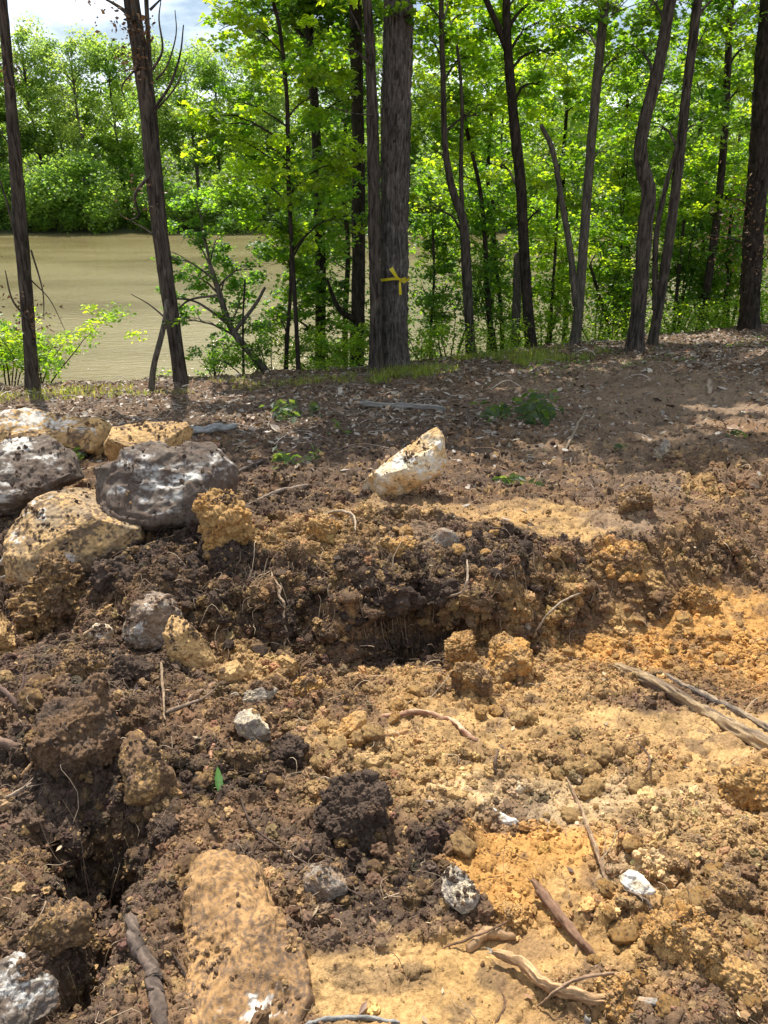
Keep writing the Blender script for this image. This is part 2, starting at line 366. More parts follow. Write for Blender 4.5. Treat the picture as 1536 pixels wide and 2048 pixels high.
# ------------------------------------------------------------------ ground: one sheet to the horizon, fine near the camera
rs_ = np.concatenate([[.02, .15, .35, .55, .7], np.exp(np.linspace(math.log(.8), math.log(2.8), 500)), np.linspace(2.8, 3.75, 420)[1:], np.exp(np.linspace(math.log(3.75), math.log(4.6), 90))[1:],
                      np.exp(np.linspace(math.log(4.6), math.log(14), 300))[1:], np.exp(np.linspace(math.log(14), math.log(110), 130))[1:], np.exp(np.linspace(math.log(110), math.log(1500), 40))[1:]])
th = np.concatenate([np.linspace(-180, -50, 40)[:-1], np.linspace(-50, -29, 210)[:-1], np.linspace(-29, 29, 900)[:-1], np.linspace(29, 50, 210)[:-1], np.linspace(50, 180, 40)[:-1]])*math.pi/180
nr, nth = len(rs_), len(th)
GX = (rs_[:, None]*np.sin(th)[None]).ravel(); GY = (rs_[:, None]*np.cos(th)[None]).ravel()
gc, gr = soil(GX, GY)
GZ = full_h(GX, GY, gr)
GZ = np.where(np.hypot(GX, GY) > 1200, 15, GZ)
i = np.arange(nr-1)[:, None]*nth; j = np.arange(nth)[None]; k = (j+1) % nth
GF = np.stack([i+j, i+nth+j, i+nth+k, i+k], -1).reshape(-1, 4)
cap = np.arange(nth)[::-1][None].copy()
# sideways push so that lumps overhang a little
near = (GY > .5)*(GY < 6)
Pn = np.stack([GX, GY, GZ], -1)
# lumps standing out of the steep faces, in three dimensions
g3 = Pn.reshape(nr, nth, 3); du = np.roll(g3, -1, 1)-np.roll(g3, 1, 1); dr = np.gradient(g3, axis=0); gn = np.cross(du, dr).reshape(-1, 3); gn /= np.linalg.norm(gn, axis=1)[:, None]+1e-12; gn *= np.sign(gn[:, 2:3]+1e-9)
hb = base_h(GX, GY); hb2 = base_h(GX, GY+.04); stp = sstep(.35, 1.1, np.abs(hb2-hb)/.04)*near
ix = np.where(((GY > .8) & (GY < 4.6) & (np.abs(GX) < .7*GY+.4)))[0]
q3 = Pn[ix]+.02*np.stack([vn(Pn[ix]*20, 5), vn(Pn[ix]*20, 6), vn(Pn[ix]*20, 7)], -1)
d3 = np.zeros(len(ix))
for sz, am, kp, sd in ((.17, .05, .6, 401), (.075, .032, .7, 411), (.034, .016, .8, 421)):
    F1, F2, Rw = worley(q3/sz, sd); rr0 = .35+.35*Rw; d3 += am*np.sqrt(np.clip(1-(F1/rr0)**2, 0, 1))*rr0*2*(((Rw*97.3) % 1) < kp)
d3 = d3*(stp[ix]*.95+.22*gr[ix])
hn = gn*np.array([1, 1, .5]); Pn[ix] += hn[ix]*d3[:, None]
w3 = (.9*sstep(.15, .6, stp[ix]))[:, None]; m1 = sstep(-.15, .35, fbm(Pn[ix]*9, 3, 441))[:, None]; m2 = sstep(.1, .4, fbm(Pn[ix]*21+5, 3, 447))[:, None]
lf = sstep(.1, .8, Pn[ix][:, 0:1]); c3 = C['dark']*.8*(1-lf)+C['brown']*.9*lf; c3 = c3*(1-m1)+(C['brown']*.8*(1-lf)+C['ochre']*.9*lf)*m1; c3 = c3*(1-m2*.5)+C['ochre']*.5*m2*.6
gc[ix] = gc[ix]*(1-w3)+c3*w3
fine3 = fbm(Pn[ix]*70, 3, 431); Pn[ix] += gn[ix]*(.0055*fine3*(.4+gr[ix]))[:, None]
push = np.stack([fbm(Pn*22, 2, 201), fbm(Pn*22, 2, 207), 0*GX], -1)*(.007*gr*near)[:, None]
Pn = Pn+push
ground = mesh('ground', Pn, [GF], M_ground, None, gc)
tag(ground, kind='structure')

# ------------------------------------------------------------------ river
m, t, b, o = new_mat('river_water'); l = t.links.new
tcn = N(t, 'ShaderNodeTexCoord'); mpn = N(t, 'ShaderNodeMapping'); mpn.inputs['Scale'].default_value = (.55, 1.5, 1); mpn.inputs['Rotation'].default_value = (0, 0, .15)
n1 = N(t, 'ShaderNodeTexNoise'); n1.inputs['Scale'].default_value = 2.6; n1.inputs['Detail'].default_value = 5; n1.inputs['Roughness'].default_value = .55
n2 = N(t, 'ShaderNodeTexNoise'); n2.inputs['Scale'].default_value = .13; n2.inputs['Detail'].default_value = 3
rr = N(t, 'ShaderNodeValToRGB'); rr.color_ramp.elements[0].color = (.155, .125, .055, 1); rr.color_ramp.elements[1].color = (.24, .20, .10, 1); rr.color_ramp.elements[0].position = .35; rr.color_ramp.elements[1].position = .65
bp = N(t, 'ShaderNodeBump'); bp.inputs['Strength'].default_value = 1; bp.inputs['Distance'].default_value = .08
l(tcn.outputs['Object'], mpn.inputs[0]); l(mpn.outputs[0], n1.inputs[0]); l(mpn.outputs[0], n2.inputs[0]); l(n2.outputs[0], rr.inputs[0]); l(rr.outputs[0], b.inputs['Base Color'])
l(n1.outputs[0], bp.inputs['Height']); l(bp.outputs[0], b.inputs['Normal']); b.inputs['Roughness'].default_value = .1; b.inputs['IOR'].default_value = 1.33
water = mesh('water', [(-900, 14, WATER_Z), (900, 14, WATER_Z), (900, 112, WATER_Z), (-900, 112, WATER_Z)], np.array([[0, 1, 2, 3]]), m)
tag(water, kind='structure')

# ------------------------------------------------------------------ rocks and clods
def crumble(p, R, seed, a=1.):
    """lumpy relief of a soil clod, p relative to its centre"""
    def dm(sz, sd, keep):
        F1, F2, Rn = worley(p/(sz*R)+31.7, sd); r = .35+.35*Rn
        return np.sqrt(np.clip(1-(F1/r)**2, 0, 1))*r*2*(((Rn*97.3) % 1) < keep)
    return a*R*(.13*dm(.55, seed, .8)+.085*dm(.27, seed+7, .8)+.06*dm(.13, seed+9, .8)+.03*dm(.065, seed+19, .8)+.16*fbm(p/R*1.6, 3, seed+2)+.04*fbm(p/R*14, 2, seed+3))
LUMPS = []
def rocky(p, R, seed, a=1., lk=1.):
    F1, F2, Rn = worley(p/(.6*R)+11.3, seed)
    lay = fbm(p/R*np.array([1.2, 1.2, 6]), 3, seed+4)
    G1, G2, Gn = worley(p/(.22*R)+5.3, seed+9)
    pit = sstep(.25, .5, fbm(p/R*9, 2, seed+12))
    return a*R*(.10*(Rn-.5)*sstep(.0, .10, F2-F1)+.035*(Gn-.5)*sstep(0, .1, G2-G1)+(.10 if lk else .045)*fbm(p/R*2.2, 4, seed+2)+lk*(.05*np.round(lay*3)/3*.6+.03*lay)-.035*pit+.03*fbm(p/R*11, 3, seed+3)+.014*fbm(p/R*40, 2, seed+5))
def paint(style, q, nz_, seed, dirt, uv=None, whites=(), scale=1.):
    """albedo for points: q = position over size, nz_ = upward part of the normal"""
    n = len(q); f = fbm(q*1.7, 4, seed+50)*1.6; g = fbm(q*7, 4, seed+60)*1.7; h = fbm(q*20, 2, seed+70)
    A, B = {'tan': ('tan', 'ochre'), 'dun': ('dun', 'tan'), 'slab': ('rust', 'rust2'), 'ochre': ('ochre', 'orange'), 'orange': ('orange', 'ochre'), 'grey': ('grey', 'pale'), 'pink': ('pink', 'grey'), 'pale': ('pale', 'tan'),
            'slate': ('slate', 'dark2'), 'dark': ('dark', 'humus'), 'brown': ('brown', 'ochre'), 'humus': ('humus', 'dark'), 'white': ('white', 'pale'), 'mix': ('brown', 'dark')}[style]
    t = sstep(-.4, .5, f+.4*g)[:, None]
    c = C[A]*(1-t)+C[B]*t
    c = c*(1+.3*h+.25*g)[:, None]
    if uv is not None:
        for (a, b, r) in whites:
            d = np.hypot(uv[:, 0]-a, uv[:, 1]-b)/(r*.85)
            if style == 'slate': d = d*.62+1.3*fbm(q*np.array([2.5, 9, 9]), 4, seed+81)-1.2*g-1.1*h-1.1*fbm(q*np.array([14, 30, 14]), 3, seed+80)+.15
            m = (1-sstep(.35, .95, d+1.2*g+1.1*h+1.2*fbm(q*np.array([14, 30, 14]), 3, seed+80)))[:, None]*(.62 if style == 'slate' else .72)
            c = c*(1-m)+C['white']*(1+.12*h[:, None])*m
    k9 = fbm(q*(50 if style == 'slab' else 26), 3, seed+75)
    g_, f_ = (.15, .12) if style == 'slab' else (.55, .35)
    dm = ((.75 if style == 'slab' else .85)*sstep(.02, .30, g_*g+f_*f+(1.1 if style == 'slab' else .9)*k9+.10*nz_+(dirt-.62)*.8))[:, None]
    c = c*(1-dm)+C['dark']*(1+.4*h[:, None])*dm
    return np.clip(c, .01, .85)
def lump(name, outline, style, label=None, cat='rock', tk=.8, kind='rock', dirt=.5, whites=(), cuts=7, seed=1, res=5, amp=1., mode='view', e=.62, group=None,
         base=None, depth=None, sink=0., xcuts=(), tilt=0., mat=None, back=.3):
    o = np.array(outline, float); cx, cy = o.mean(0)
    if kind == 'rock': amp = {3: .6, 8: .85, 12: .85, 17: .7, 22: .5, 44: .5}.get(seed, amp)
    rs = np.random.RandomState(seed*13+5)
    if mode == 'view':
        cy = (o[:, 1].min()+o[:, 1].max())/2; cx = (o[:, 0].min()+o[:, 0].max())/2
        bp_ = base if base else (cx, o[:, 1].max()-4)
        H = hit(*bp_); dep = H[1]*math.cos(PITCH)+(CAMZ-H[2])*math.sin(PITCH)
        if depth: dep = depth
        mr = (np.ptp(o[:, 0])+np.ptp(o[:, 1]))/4/FPX*dep
        dep = dep+back*tk*mr
        r_ = ray(cx, cy); cen = CAM+r_*dep; r_ = r_/np.linalg.norm(r_)
        U = np.cross(r_, [0, 0, 1.]); U /= np.linalg.norm(U); Vv = np.cross(U, r_); W = -r_
        loc = (o-[cx, cy])/FPX*dep; loc[:, 1] *= -1
        k = 1/FPX*dep; wh = [((a-cx)*k, -(b-cy)*k, r*k) for a, b, r in whites]
    else:
        zp = np.array([hit_f(a, b) for a, b in outline]).mean(0)[2]+.112; pts = np.array([CAM+ray(a, b)*((zp-CAMZ)/ray(a, b)[2]) for a, b in outline]); cen = pts.mean(0); loc = pts[:, :2]-cen[:2]
        U, Vv, W = np.eye(3); mr = np.ptp(loc)/2
        wh = []
        for a, b, r in whites:
            q = CAM+ray(a, b)*((zp-CAMZ)/ray(a, b)[2]); wh.append((q[0]-cen[0], q[1]-cen[1], r/FPX*(q[1]*.9+1.)))
        cen = cen+np.array([0, 0, -sink-tk*mr])
    th_ = np.linspace(-np.pi, np.pi, 721); rr_ = np.zeros(721); dv = np.stack([np.cos(th_), np.sin(th_)], -1)
    for q in range(len(loc)):      # exact outline: how far each direction runs before it meets the polygon
        A_, E_ = loc[q], loc[(q+1) % len(loc)]-loc[q]; den = dv[:, 0]*E_[1]-dv[:, 1]*E_[0]; den = np.where(np.abs(den) < 1e-9, 1e-9, den)
        tt_ = (A_[0]*E_[1]-A_[1]*E_[0])/den; uu_ = (A_[0]*dv[:, 1]-A_[1]*dv[:, 0])/den; ok = (tt_ > 0) & (uu_ >= -1e-6) & (uu_ <= 1.000001); rr_ = np.where(ok, np.maximum(rr_, tt_), rr_)
    th_, rr_ = th_[:-1], rr_[:-1]
    d, F = ico(res)
    c = np.hypot(d[:, 0], d[:, 1]); th = np.arctan2(d[:, 1], d[:, 0])
    R_ = np.interp(th, np.r_[th_-2*np.pi, th_, th_+2*np.pi], np.r_[rr_, rr_, rr_])
    T = tk*mr
    ec, ez, ew = (1., 5., .5) if mode == 'ground' else (.86, 3.4, .62)
    p = np.stack([R_*c**ec*np.cos(th), R_*c**ec*np.sin(th), T*np.sign(d[:, 2])*np.clip(1-c**ez, 0, 1)**ew], -1)
    cl = [(np.array(v, float), fr) for v, fr in xcuts]
    for _ in range(cuts):
        v = rs.normal(size=3)*[.8, .8, .5]; v[2] = abs(v[2])+.7; cl.append((v, rs.uniform(.6, .9)))
    for v, fr in cl:
        v = v/np.linalg.norm(v); dt = p@v; off = fr*dt.max(); m = dt > off
        p[m] -= ((dt[m]-off)*.93)[:, None]*v
    if tilt:
        ct, st_ = math.cos(tilt), math.sin(tilt); p = p@np.array([[ct, 0, st_], [0, 1, 0], [-st_, 0, ct]])
    # displace along an approximate normal
    me = np.cross(p[F[:, 1]]-p[F[:, 0]], p[F[:, 2]]-p[F[:, 0]]); nn = np.zeros_like(p)
    for q in range(3): np.add.at(nn, F[:, q], me)
    nn /= np.linalg.norm(nn, axis=1)[:, None]+1e-12
    rel = crumble(p, mr, seed*7, amp) if kind == 'clod' else rocky(p, mr, seed*7, amp, 0. if mode == 'ground' else .6)
    if kind == 'clod': rel = rel-.12*mr*amp
    p = p+nn*rel[:, None]
    M = np.stack([U, Vv, W]); V = p@M; nw = nn@M
    LUMPS.append((V+cen, nw, mr, style))
    col = paint(style, p/mr, nw[:, 2], seed, dirt, p[:, :2], wh)
    ob = mesh(name, V, F, mat or (M_clod if kind == 'clod' else M_rock), None, col, True, tuple(cen))
    if label: tag(ob, label, cat, group)
    return ob
_amps = {3: .6, 8: .85, 12: .85, 17: .7, 22: .5, 44: .5}
def EL(cx, cy, rx, ry, sd=0):
    r = random.Random(int(cx*7+cy+sd)); n = r.choice((6, 7, 8)); return [(cx+rx*math.cos(a)*k, cy+ry*math.sin(a)*k) for a, k in [(6.283*(i+r.uniform(-.28, .28))/n, r.uniform(.8, 1.2)) for i in range(n)]]

# the pile of boulders
lump('boulder', [(-60, 840), (0, 818), (60, 810), (110, 826), (165, 845), (205, 855), (222, 872), (212, 905), (190, 930), (150, 905), (70, 882), (0, 878), (-60, 885)], 'tan',
     'long tan boulder with a white scraped top, highest of the boulder pile', 'boulder', tk=.75, dirt=.5, whites=[(75, 825, 34), (120, 845, 24), (20, 820, 26), (160, 870, 12)], seed=3, res=6, base=(160, 925), xcuts=[((0, .75, .66), .62)])
lump('boulder', [(-70, 890), (0, 880), (50, 866), (108, 876), (128, 905), (150, 918), (158, 975), (118, 985), (96, 1014), (50, 1030), (-20, 1034), (-70, 1000)], 'slate',
     'dark grey boulder streaked with white, under the long tan boulder', 'boulder', tk=.9, dirt=.62, whites=[(30, 888, 30), (5, 985, 24), (60, 895, 20), (100, 930, 16), (20, 930, 14)], seed=8, res=6, xcuts=[((0, .8, .6), .6)])
lump('boulder', [(194, 1000), (200, 925), (246, 912), (262, 888), (330, 880), (352, 894), (432, 894), (448, 918), (474, 948), (468, 1000), (410, 1030), (396, 1056), (290, 1062), (215, 1040)], 'slate',
     'wide dark boulder smeared with white lime beside the orange clod', 'boulder', tk=.8, dirt=.68, whites=[(300, 955, 34), (350, 975, 34), (440, 945, 26), (265, 915, 14), (240, 965, 16), (395, 960, 20), (300, 1010, 16)], seed=12, res=6, xcuts=[((0, .7, .7), .6)])
lump('rock_slab', [(214, 925), (216, 880), (232, 848), (300, 840), (372, 848), (388, 870), (372, 905), (330, 925), (260, 935)], 'tan',
     'flat tan slab lying on top of the dark lime smeared boulder', 'rock', tk=1.1, dirt=.45, seed=17, res=6, depth=4.9, xcuts=[((0, .85, .5), .5)])
lump('clod', EL(402, 935, 40, 24, sd=2), 'humus', 'round dark clod sitting on the lime smeared boulder', 'soil clod', kind='clod', seed=19, depth=4.62)
lump('boulder', [(14, 1130), (24, 1055), (60, 1008), (92, 985), (170, 968), (240, 974), (270, 1000), (284, 1045), (282, 1100), (250, 1150), (150, 1165), (60, 1160)], 'dun',
     'big blocky tan boulder with white edges, lowest of the boulder pile', 'boulder', tk=.95, dirt=.5, whites=[(95, 1008, 17), (45, 1050, 15), (266, 1000, 9), (125, 1108, 16)], seed=22, res=7, xcuts=[((0, .8, .6), .55), ((.1, -.1, 1), .72)], base=(150, 1150))
lump('clod', [(392, 1050), (396, 1000), (425, 968), (468, 975), (482, 1010), (504, 1050), (500, 1088), (430, 1100), (405, 1085)], 'ochre', 'tall orange clay clod leaning on the dark boulder', 'soil clod', kind='clod', dirt=.35, seed=25, res=6)
lump('clod', [(36, 1250), (30, 1195), (62, 1150), (90, 1118), (135, 1110), (175, 1140), (190, 1190), (196, 1240), (150, 1268), (80, 1272)], 'brown',
     'large crumbly brown clod below the blocky tan boulder', 'soil clod', kind='clod', dirt=.6, seed=31, res=7, amp=1.3)
lump('clod', [(180, 1160), (200, 1120), (245, 1115), (275, 1140), (272, 1180), (225, 1200)], 'humus', 'black clod wedged in shadow beneath the blocky tan boulder', 'soil clod', kind='clod', seed=33)
lump('rock', [(246, 1262), (262, 1212), (282, 1190), (312, 1184), (342, 1194), (362, 1236), (356, 1290), (318, 1306), (262, 1290)], 'pink',
     'upright pinkish grey rock standing in the dug mound', 'rock', tk=.7, dirt=.3, whites=[(275, 1250, 12), (300, 1215, 10)], seed=36, res=6, amp=1.3)
lump('rock', [(330, 1260), (350, 1225), (372, 1232), (412, 1290), (428, 1330), (380, 1340), (335, 1320)], 'tan', 'tan rock leaning behind the upright pinkish grey rock', 'rock', tk=.7, dirt=.3, seed=38, res=6)
lump('rock', EL(200, 1268, 34, 20, sd=1), 'pale', 'small white lime rock beside the upright pinkish grey rock', 'rock', dirt=.5, whites=[(200, 1268, 20)], seed=39)
lump('rock', [(-60, 1240), (-10, 1215), (18, 1240), (32, 1285), (22, 1315), (-50, 1320)], 'tan', 'smooth tan rock cut off by the frame below the brown clod', 'rock', dirt=.25, seed=41, res=6)
lump('boulder', [(713, 985), (722, 965), (760, 932), (812, 893), (850, 870), (872, 858), (888, 880), (894, 925), (886, 950), (840, 972), (790, 1006), (722, 1006)], 'pale',
     'pale wedge shaped boulder standing alone on the shaded bank', 'boulder', tk=.55, dirt=.05, whites=[(860, 935, 30), (800, 915, 22), (880, 890, 10), (770, 950, 20), (820, 945, 18)], seed=44, res=7, cuts=2, back=-.25, xcuts=[((-.25, .6, .75), .6), ((.1, -.5, .8), .7)], base=(790, 990))
lump('rock', EL(1008, 892, 21, 11), 'grey', 'small flat grey stone beside the tuft of wilted green leaves', 'rock', tk=.6, dirt=.2, seed=46)
lump('rock', EL(1322, 900, 20, 24), 'grey', 'rounded grey stone half buried in the pinkish dirt', 'rock', tk=.6, dirt=.5, seed=47)
lump('clod', [(1243, 1030), (1246, 990), (1268, 970), (1290, 966), (1302, 990), (1314, 1022), (1280, 1034)], 'brown', 'upright orange brown clod alone on the flat dug bank', 'soil clod', kind='clod', dirt=.5, seed=50, res=6)
lump('clod', EL(645, 1058, 34, 27, sd=3), 'ochre', 'round ochre clod on the rim of the dark dug bank', 'soil clod', kind='clod', dirt=.2, seed=52, res=6)
lump('rock', [(848, 1075), (880, 1056), (905, 1060), (925, 1085), (900, 1100), (860, 1100)], 'pink', 'flat pinkish slab on the rim above the pit', 'rock', tk=.5, dirt=.3, seed=54)
lump('clod', EL(775, 1205, 70, 34, sd=3), 'humus', 'dark overhanging soil lump at the lip above the pit', 'soil clod', kind='clod', seed=155, res=6, back=-.9)
lump('clod', EL(880, 1185, 56, 30, sd=4), 'dark', 'brown tinged soil lump overhanging the pit under the looped root', 'soil clod', kind='clod', seed=156, res=6, back=-.9)
lump('clod', EL(795, 1095, 45, 22, sd=1), 'ochre', 'yellow ochre clod beside the flat pinkish slab', 'soil clod', kind='clod', dirt=.15, seed=55, res=6)
lump('clod', [(1212, 1130), (1230, 1100), (1268, 1100), (1288, 1125), (1275, 1155), (1225, 1150)], 'brown', 'brown clod with an orange face set in the bank', 'soil clod', kind='clod', dirt=.4, seed=56, res=6)
lump('clod', EL(1405, 1198, 36, 27, sd=2), 'ochre', 'round ochre clod lying at the foot of the bank', 'soil clod', kind='clod', dirt=.4, seed=58, res=6)
lump('clod', [(896, 1350), (915, 1330), (958, 1325), (985, 1350), (976, 1395), (935, 1402), (905, 1385)], 'brown', 'crumbly brown clod at the mouth of the pit', 'soil clod', kind='clod', dirt=.4, seed=60, res=6)
lump('clod', [(890, 1320), (900, 1265), (935, 1250), (950, 1280), (955, 1325), (920, 1340)], 'ochre', 'narrow ochre clod standing inside the pit', 'soil clod', kind='clod', dirt=.5, seed=61, res=6)
lump('clod', [(968, 1340), (978, 1280), (1010, 1256), (1040, 1280), (1070, 1310), (1062, 1345), (1015, 1370)], 'orange', 'angular orange clay block beside the pit', 'soil clod', kind='clod', dirt=.35, seed=62, res=6, amp=.7)
lump('rock', EL(1052, 1245, 16, 26, sd=4), 'grey', 'small upright grey stone stuck in the pit wall', 'rock', dirt=.4, seed=63)
# foreground
lump('boulder', [(352, 1950), (352, 1830), (362, 1715), (395, 1672), (440, 1660), (485, 1672), (530, 1708), (548, 1768), (585, 1798), (610, 1850), (622, 1900), (618, 1950), (590, 2005), (572, 2050), (560, 2120), (450, 2170), (350, 2140)], 'slab',
     'large flat tan slab with dark specks lying in the dug soil', 'boulder', tk=.42, dirt=.58, whites=[(505, 1985, 38), (375, 1985, 10), (500, 1960, 12)], seed=70, res=7, mode='ground', e=.42, cuts=0, amp=.75, sink=0, xcuts=[((.1, -.1, 1), .55)])
lump('rock', [(880, 1780), (884, 1745), (902, 1732), (930, 1748), (958, 1782), (952, 1812), (925, 1824), (895, 1805)], 'grey', 'pale grey angular rock on the dark soil patch', 'rock', tk=.7, dirt=.2, seed=72, res=6, amp=1.2)
lump('rock', [(668, 1470), (684, 1440), (712, 1424), (734, 1424), (734, 1452), (702, 1470), (682, 1480)], 'ochre', 'small wedge of yellow stone beside the split root', 'rock', tk=.6, dirt=.1, seed=74, e=.45)
lump('rock', [(434, 1355), (446, 1325), (476, 1322), (492, 1345), (480, 1372), (446, 1375)], 'tan', 'pale tan stone next to an upright stone flake', 'rock', dirt=.15, seed=75)
lump('rock', [(462, 1312), (484, 1300), (506, 1330), (508, 1358), (488, 1360), (474, 1335)], 'tan', 'thin upright stone flake above the pale tan stone', 'rock', tk=.5, dirt=.3, seed=76)
lump('rock', [(470, 1440), (482, 1415), (510, 1418), (535, 1455), (545, 1492), (512, 1492), (478, 1468)], 'grey', 'grey angular stone with a dark shaded side in the mound', 'rock', dirt=.35, seed=77, res=6)
lump('clod', [(625, 1640), (640, 1590), (668, 1553), (712, 1543), (755, 1555), (780, 1600), (770, 1655), (735, 1682), (670, 1665)], 'dark', 'large dark clod sitting alone on the tan clay', 'soil clod', kind='clod', dirt=.7, seed=79, res=7)
lump('rock', [(660, 1530), (690, 1512), (740, 1508), (790, 1520), (780, 1536), (720, 1540)], 'tan', 'long thin stone flake just above the large dark clod', 'rock', tk=.3, dirt=.4, seed=80, res=6)
lump('clod', [(66, 1550), (60, 1480), (90, 1420), (150, 1380), (205, 1358), (245, 1375), (250, 1440), (240, 1500), (180, 1560), (110, 1580)], 'mix', 'huge dark soil block tilted above the black hole', 'soil clod', kind='clod', dirt=.5, seed=82, res=7, amp=.75, xcuts=[((.75, 0, .65), .5), ((-.2, .75, .62), .6)], e=.5, tk=.9)
lump('clod', [(245, 1590), (242, 1500), (262, 1462), (290, 1458), (325, 1510), (352, 1595), (300, 1610), (265, 1600)], 'brown', 'smooth faced tan clay block beside the huge dark block', 'soil clod', kind='clod', dirt=.4, seed=83, res=6, amp=.5, xcuts=[((.3, .1, .9), .55)])
lump('clod', [(1432, 1600), (1445, 1560), (1490, 1535), (1560, 1530), (1590, 1580), (1560, 1625), (1480, 1622)], 'ochre', 'flat topped ochre clod at the frame edge under the wooden boards', 'soil clod', kind='clod', dirt=.3, seed=85, res=6)
lump('rock', EL(900, 1588, 34, 16, sd=1), 'tan', 'small tan flat stone between the red twig and the clay hollow', 'rock', dirt=.2, seed=86)
lump('rock', EL(1045, 1578, 24, 15, sd=2), 'pale', 'small pale round stone in the middle of the tan clay', 'rock', dirt=.25, seed=87)
lump('rock', [(960, 1628), (985, 1620), (1030, 1634), (1046, 1645), (1010, 1650), (972, 1642)], 'white', 'long white lime stone bigger than the one beside it', 'rock', tk=.5, dirt=.12, seed=88)
lump('rock', EL(1085, 1660, 27, 9, sd=1), 'white', 'thin white lime stone above the orange clay patch', 'rock', tk=.5, dirt=.1, seed=89)
lump('rock', [(1236, 1765), (1255, 1748), (1285, 1745), (1310, 1770), (1300, 1792), (1255, 1790)], 'white', 'flat cream white stone sunk in the orange clay', 'rock', tk=.4, dirt=.1, seed=90)
lump('rock', [(82, 1735), (88, 1672), (108, 1660), (122, 1690), (120, 1728), (100, 1742)], 'tan', 'upright tan stone set in dark soil beside the black hole', 'rock', dirt=.1, seed=91)
lump('rock', EL(48, 1658, 13, 15), 'tan', 'tiny square tan stone above the upright tan stone', 'rock', dirt=.1, seed=92, res=4)
lump('rock', [(-40, 2000), (-10, 1945), (20, 1918), (60, 1915), (80, 1960), (110, 2000), (100, 2040), (30, 2060), (-30, 2050)], 'slate', 'dark rock crusted with bright white in the bottom corner', 'rock', tk=.6, dirt=.4, whites=[(30, 1975, 34), (70, 1995, 24), (50, 1930, 18)], seed=93, res=6)
lump('rock', [(592, 1760), (612, 1725), (650, 1722), (690, 1755), (695, 1790), (650, 1800), (608, 1790)], 'pink', 'flat pinkish grey rock half buried beside the tan slab', 'rock', tk=.45, dirt=.4, seed=94, res=6)
lump('clod', EL(620, 1376, 34, 27, sd=5), 'orange', 'orange crumbly clod beside the small tan clod', 'soil clod', kind='clod', dirt=.3, seed=95, res=6)
lump('clod', EL(580, 1330, 24, 22, sd=1), 'tan', 'small tan clod at the foot of the dark dug bank', 'soil clod', kind='clod', dirt=.2, seed=96)
lump('clod', EL(495, 1512, 50, 36, sd=2), 'brown', 'rounded brown clod beside the darker twin clod', 'soil clod', kind='clod', dirt=.6, seed=97, res=6)
lump('clod', EL(575, 1503, 48, 36, sd=4), 'humus', 'rounded blackish clod beside the brown clod', 'soil clod', kind='clod', dirt=.7, seed=98, res=6)
lump('rock', [(440, 1400), (470, 1382), (530, 1378), (560, 1385), (548, 1402), (490, 1408)], 'grey', 'flat layered grey stone above the dark shaded stone', 'rock', tk=.4, dirt=.45, seed=99, res=6)
lump('clod', [(1300, 1900), (1290, 1845), (1330, 1812), (1390, 1815), (1430, 1850), (1425, 1910), (1370, 1935)], 'ochre', 'large tan crumbly clod heaped at the lower frame corner', 'soil clod', kind='clod', dirt=.4, seed=101, res=7)
lump('clod', EL(1470, 1790, 60, 42, sd=3), 'brown', 'large brown clod above the heaped tan clod', 'soil clod', kind='clod', dirt=.5, seed=102, res=6)
lump('clod', EL(1240, 2000, 62, 44, sd=1), 'ochre', 'ochre clod crossed by the long grey root', 'soil clod', kind='clod', dirt=.4, seed=103, res=6)
lump('clod', EL(1460, 1960, 70, 48, sd=2), 'ochre', 'broad ochre clod beneath the heaped tan clod', 'soil clod', kind='clod', dirt=.35, seed=104, res=6)
lump('clod', EL(1340, 1730, 44, 30, sd=2), 'brown', 'brown clod beside the flat cream white stone', 'soil clod', kind='clod', dirt=.5, seed=105, res=6)
lump('rock', EL(1470, 1680, 34, 22, sd=2), 'tan', 'pale cream rock near the frame edge above the brown clod', 'rock', dirt=.25, seed=106, res=6)
lump('clod', EL(1010, 1830, 40, 26, sd=2), 'ochre', 'yellow clay clod just behind the curved tan root', 'soil clod', kind='clod', dirt=.2, seed=107, res=6)
lump('clod', EL(260, 1345, 50, 30, sd=2), 'dark', 'dark clod on the mound below the upright pinkish rock', 'soil clod', kind='clod', dirt=.6, seed=108, res=6)
lump('clod', EL(160, 1330, 60, 34, sd=5), 'brown', 'wide brown clod on top of the near mound', 'soil clod', kind='clod', dirt=.6, seed=109, res=6)
lump('clod', EL(50, 1740, 46, 50, sd=5), 'brown', 'brown clod behind the upright tan stone in dark soil', 'soil clod', kind='clod', dirt=.6, seed=110, res=6)
lump('clod', EL(325, 1655, 34, 40, sd=1), 'dark', 'dark ragged clod between the black hole and the tan slab', 'soil clod', kind='clod', dirt=.6, seed=111, res=6)
lump('clod', EL(120, 1860, 80, 60, sd=3), 'brown', 'broad grey brown clod above the white crusted rock', 'soil clod', kind='clod', dirt=.6, seed=112, res=6, amp=.7)

# loose clods, copies of a few shapes, in four kinds of earth
KINDS4 = [('humus', 'small blackish clod loose on the dark dug bank', 'small blackish clods'), ('brown', 'small brown clod loose on the near mound', 'small brown clods'),
          ('ochre', 'small ochre clod loose on the orange and tan clay', 'small ochre clods'), ('tan', 'small pale tan stony clod loose on the hollow', 'small pale tan clods')]
LB = {0: ['small blackish clod loose on the slope between boulders and pit', 'small blackish clod at the dark mouth of the pit', 'small blackish clod on the bank face behind the pit'],
      1: ['small brown clod loose on the near mound around the huge block', 'small brown clod about the black hole beside the tan slab', 'small brown clod between near mound and clay hollow', 'small brown clod on dark soil around the pale angular rock'],
      2: ['small ochre clod along the rim above the pit', 'small ochre clod on the orange slope above the boards', 'small ochre clod in the rough clay round the broken branch', 'small ochre clod on the floor just before the pit'],
      3: ['small pale tan clod in the wide clay hollow', 'small pale tan clod around the large dark clod']}
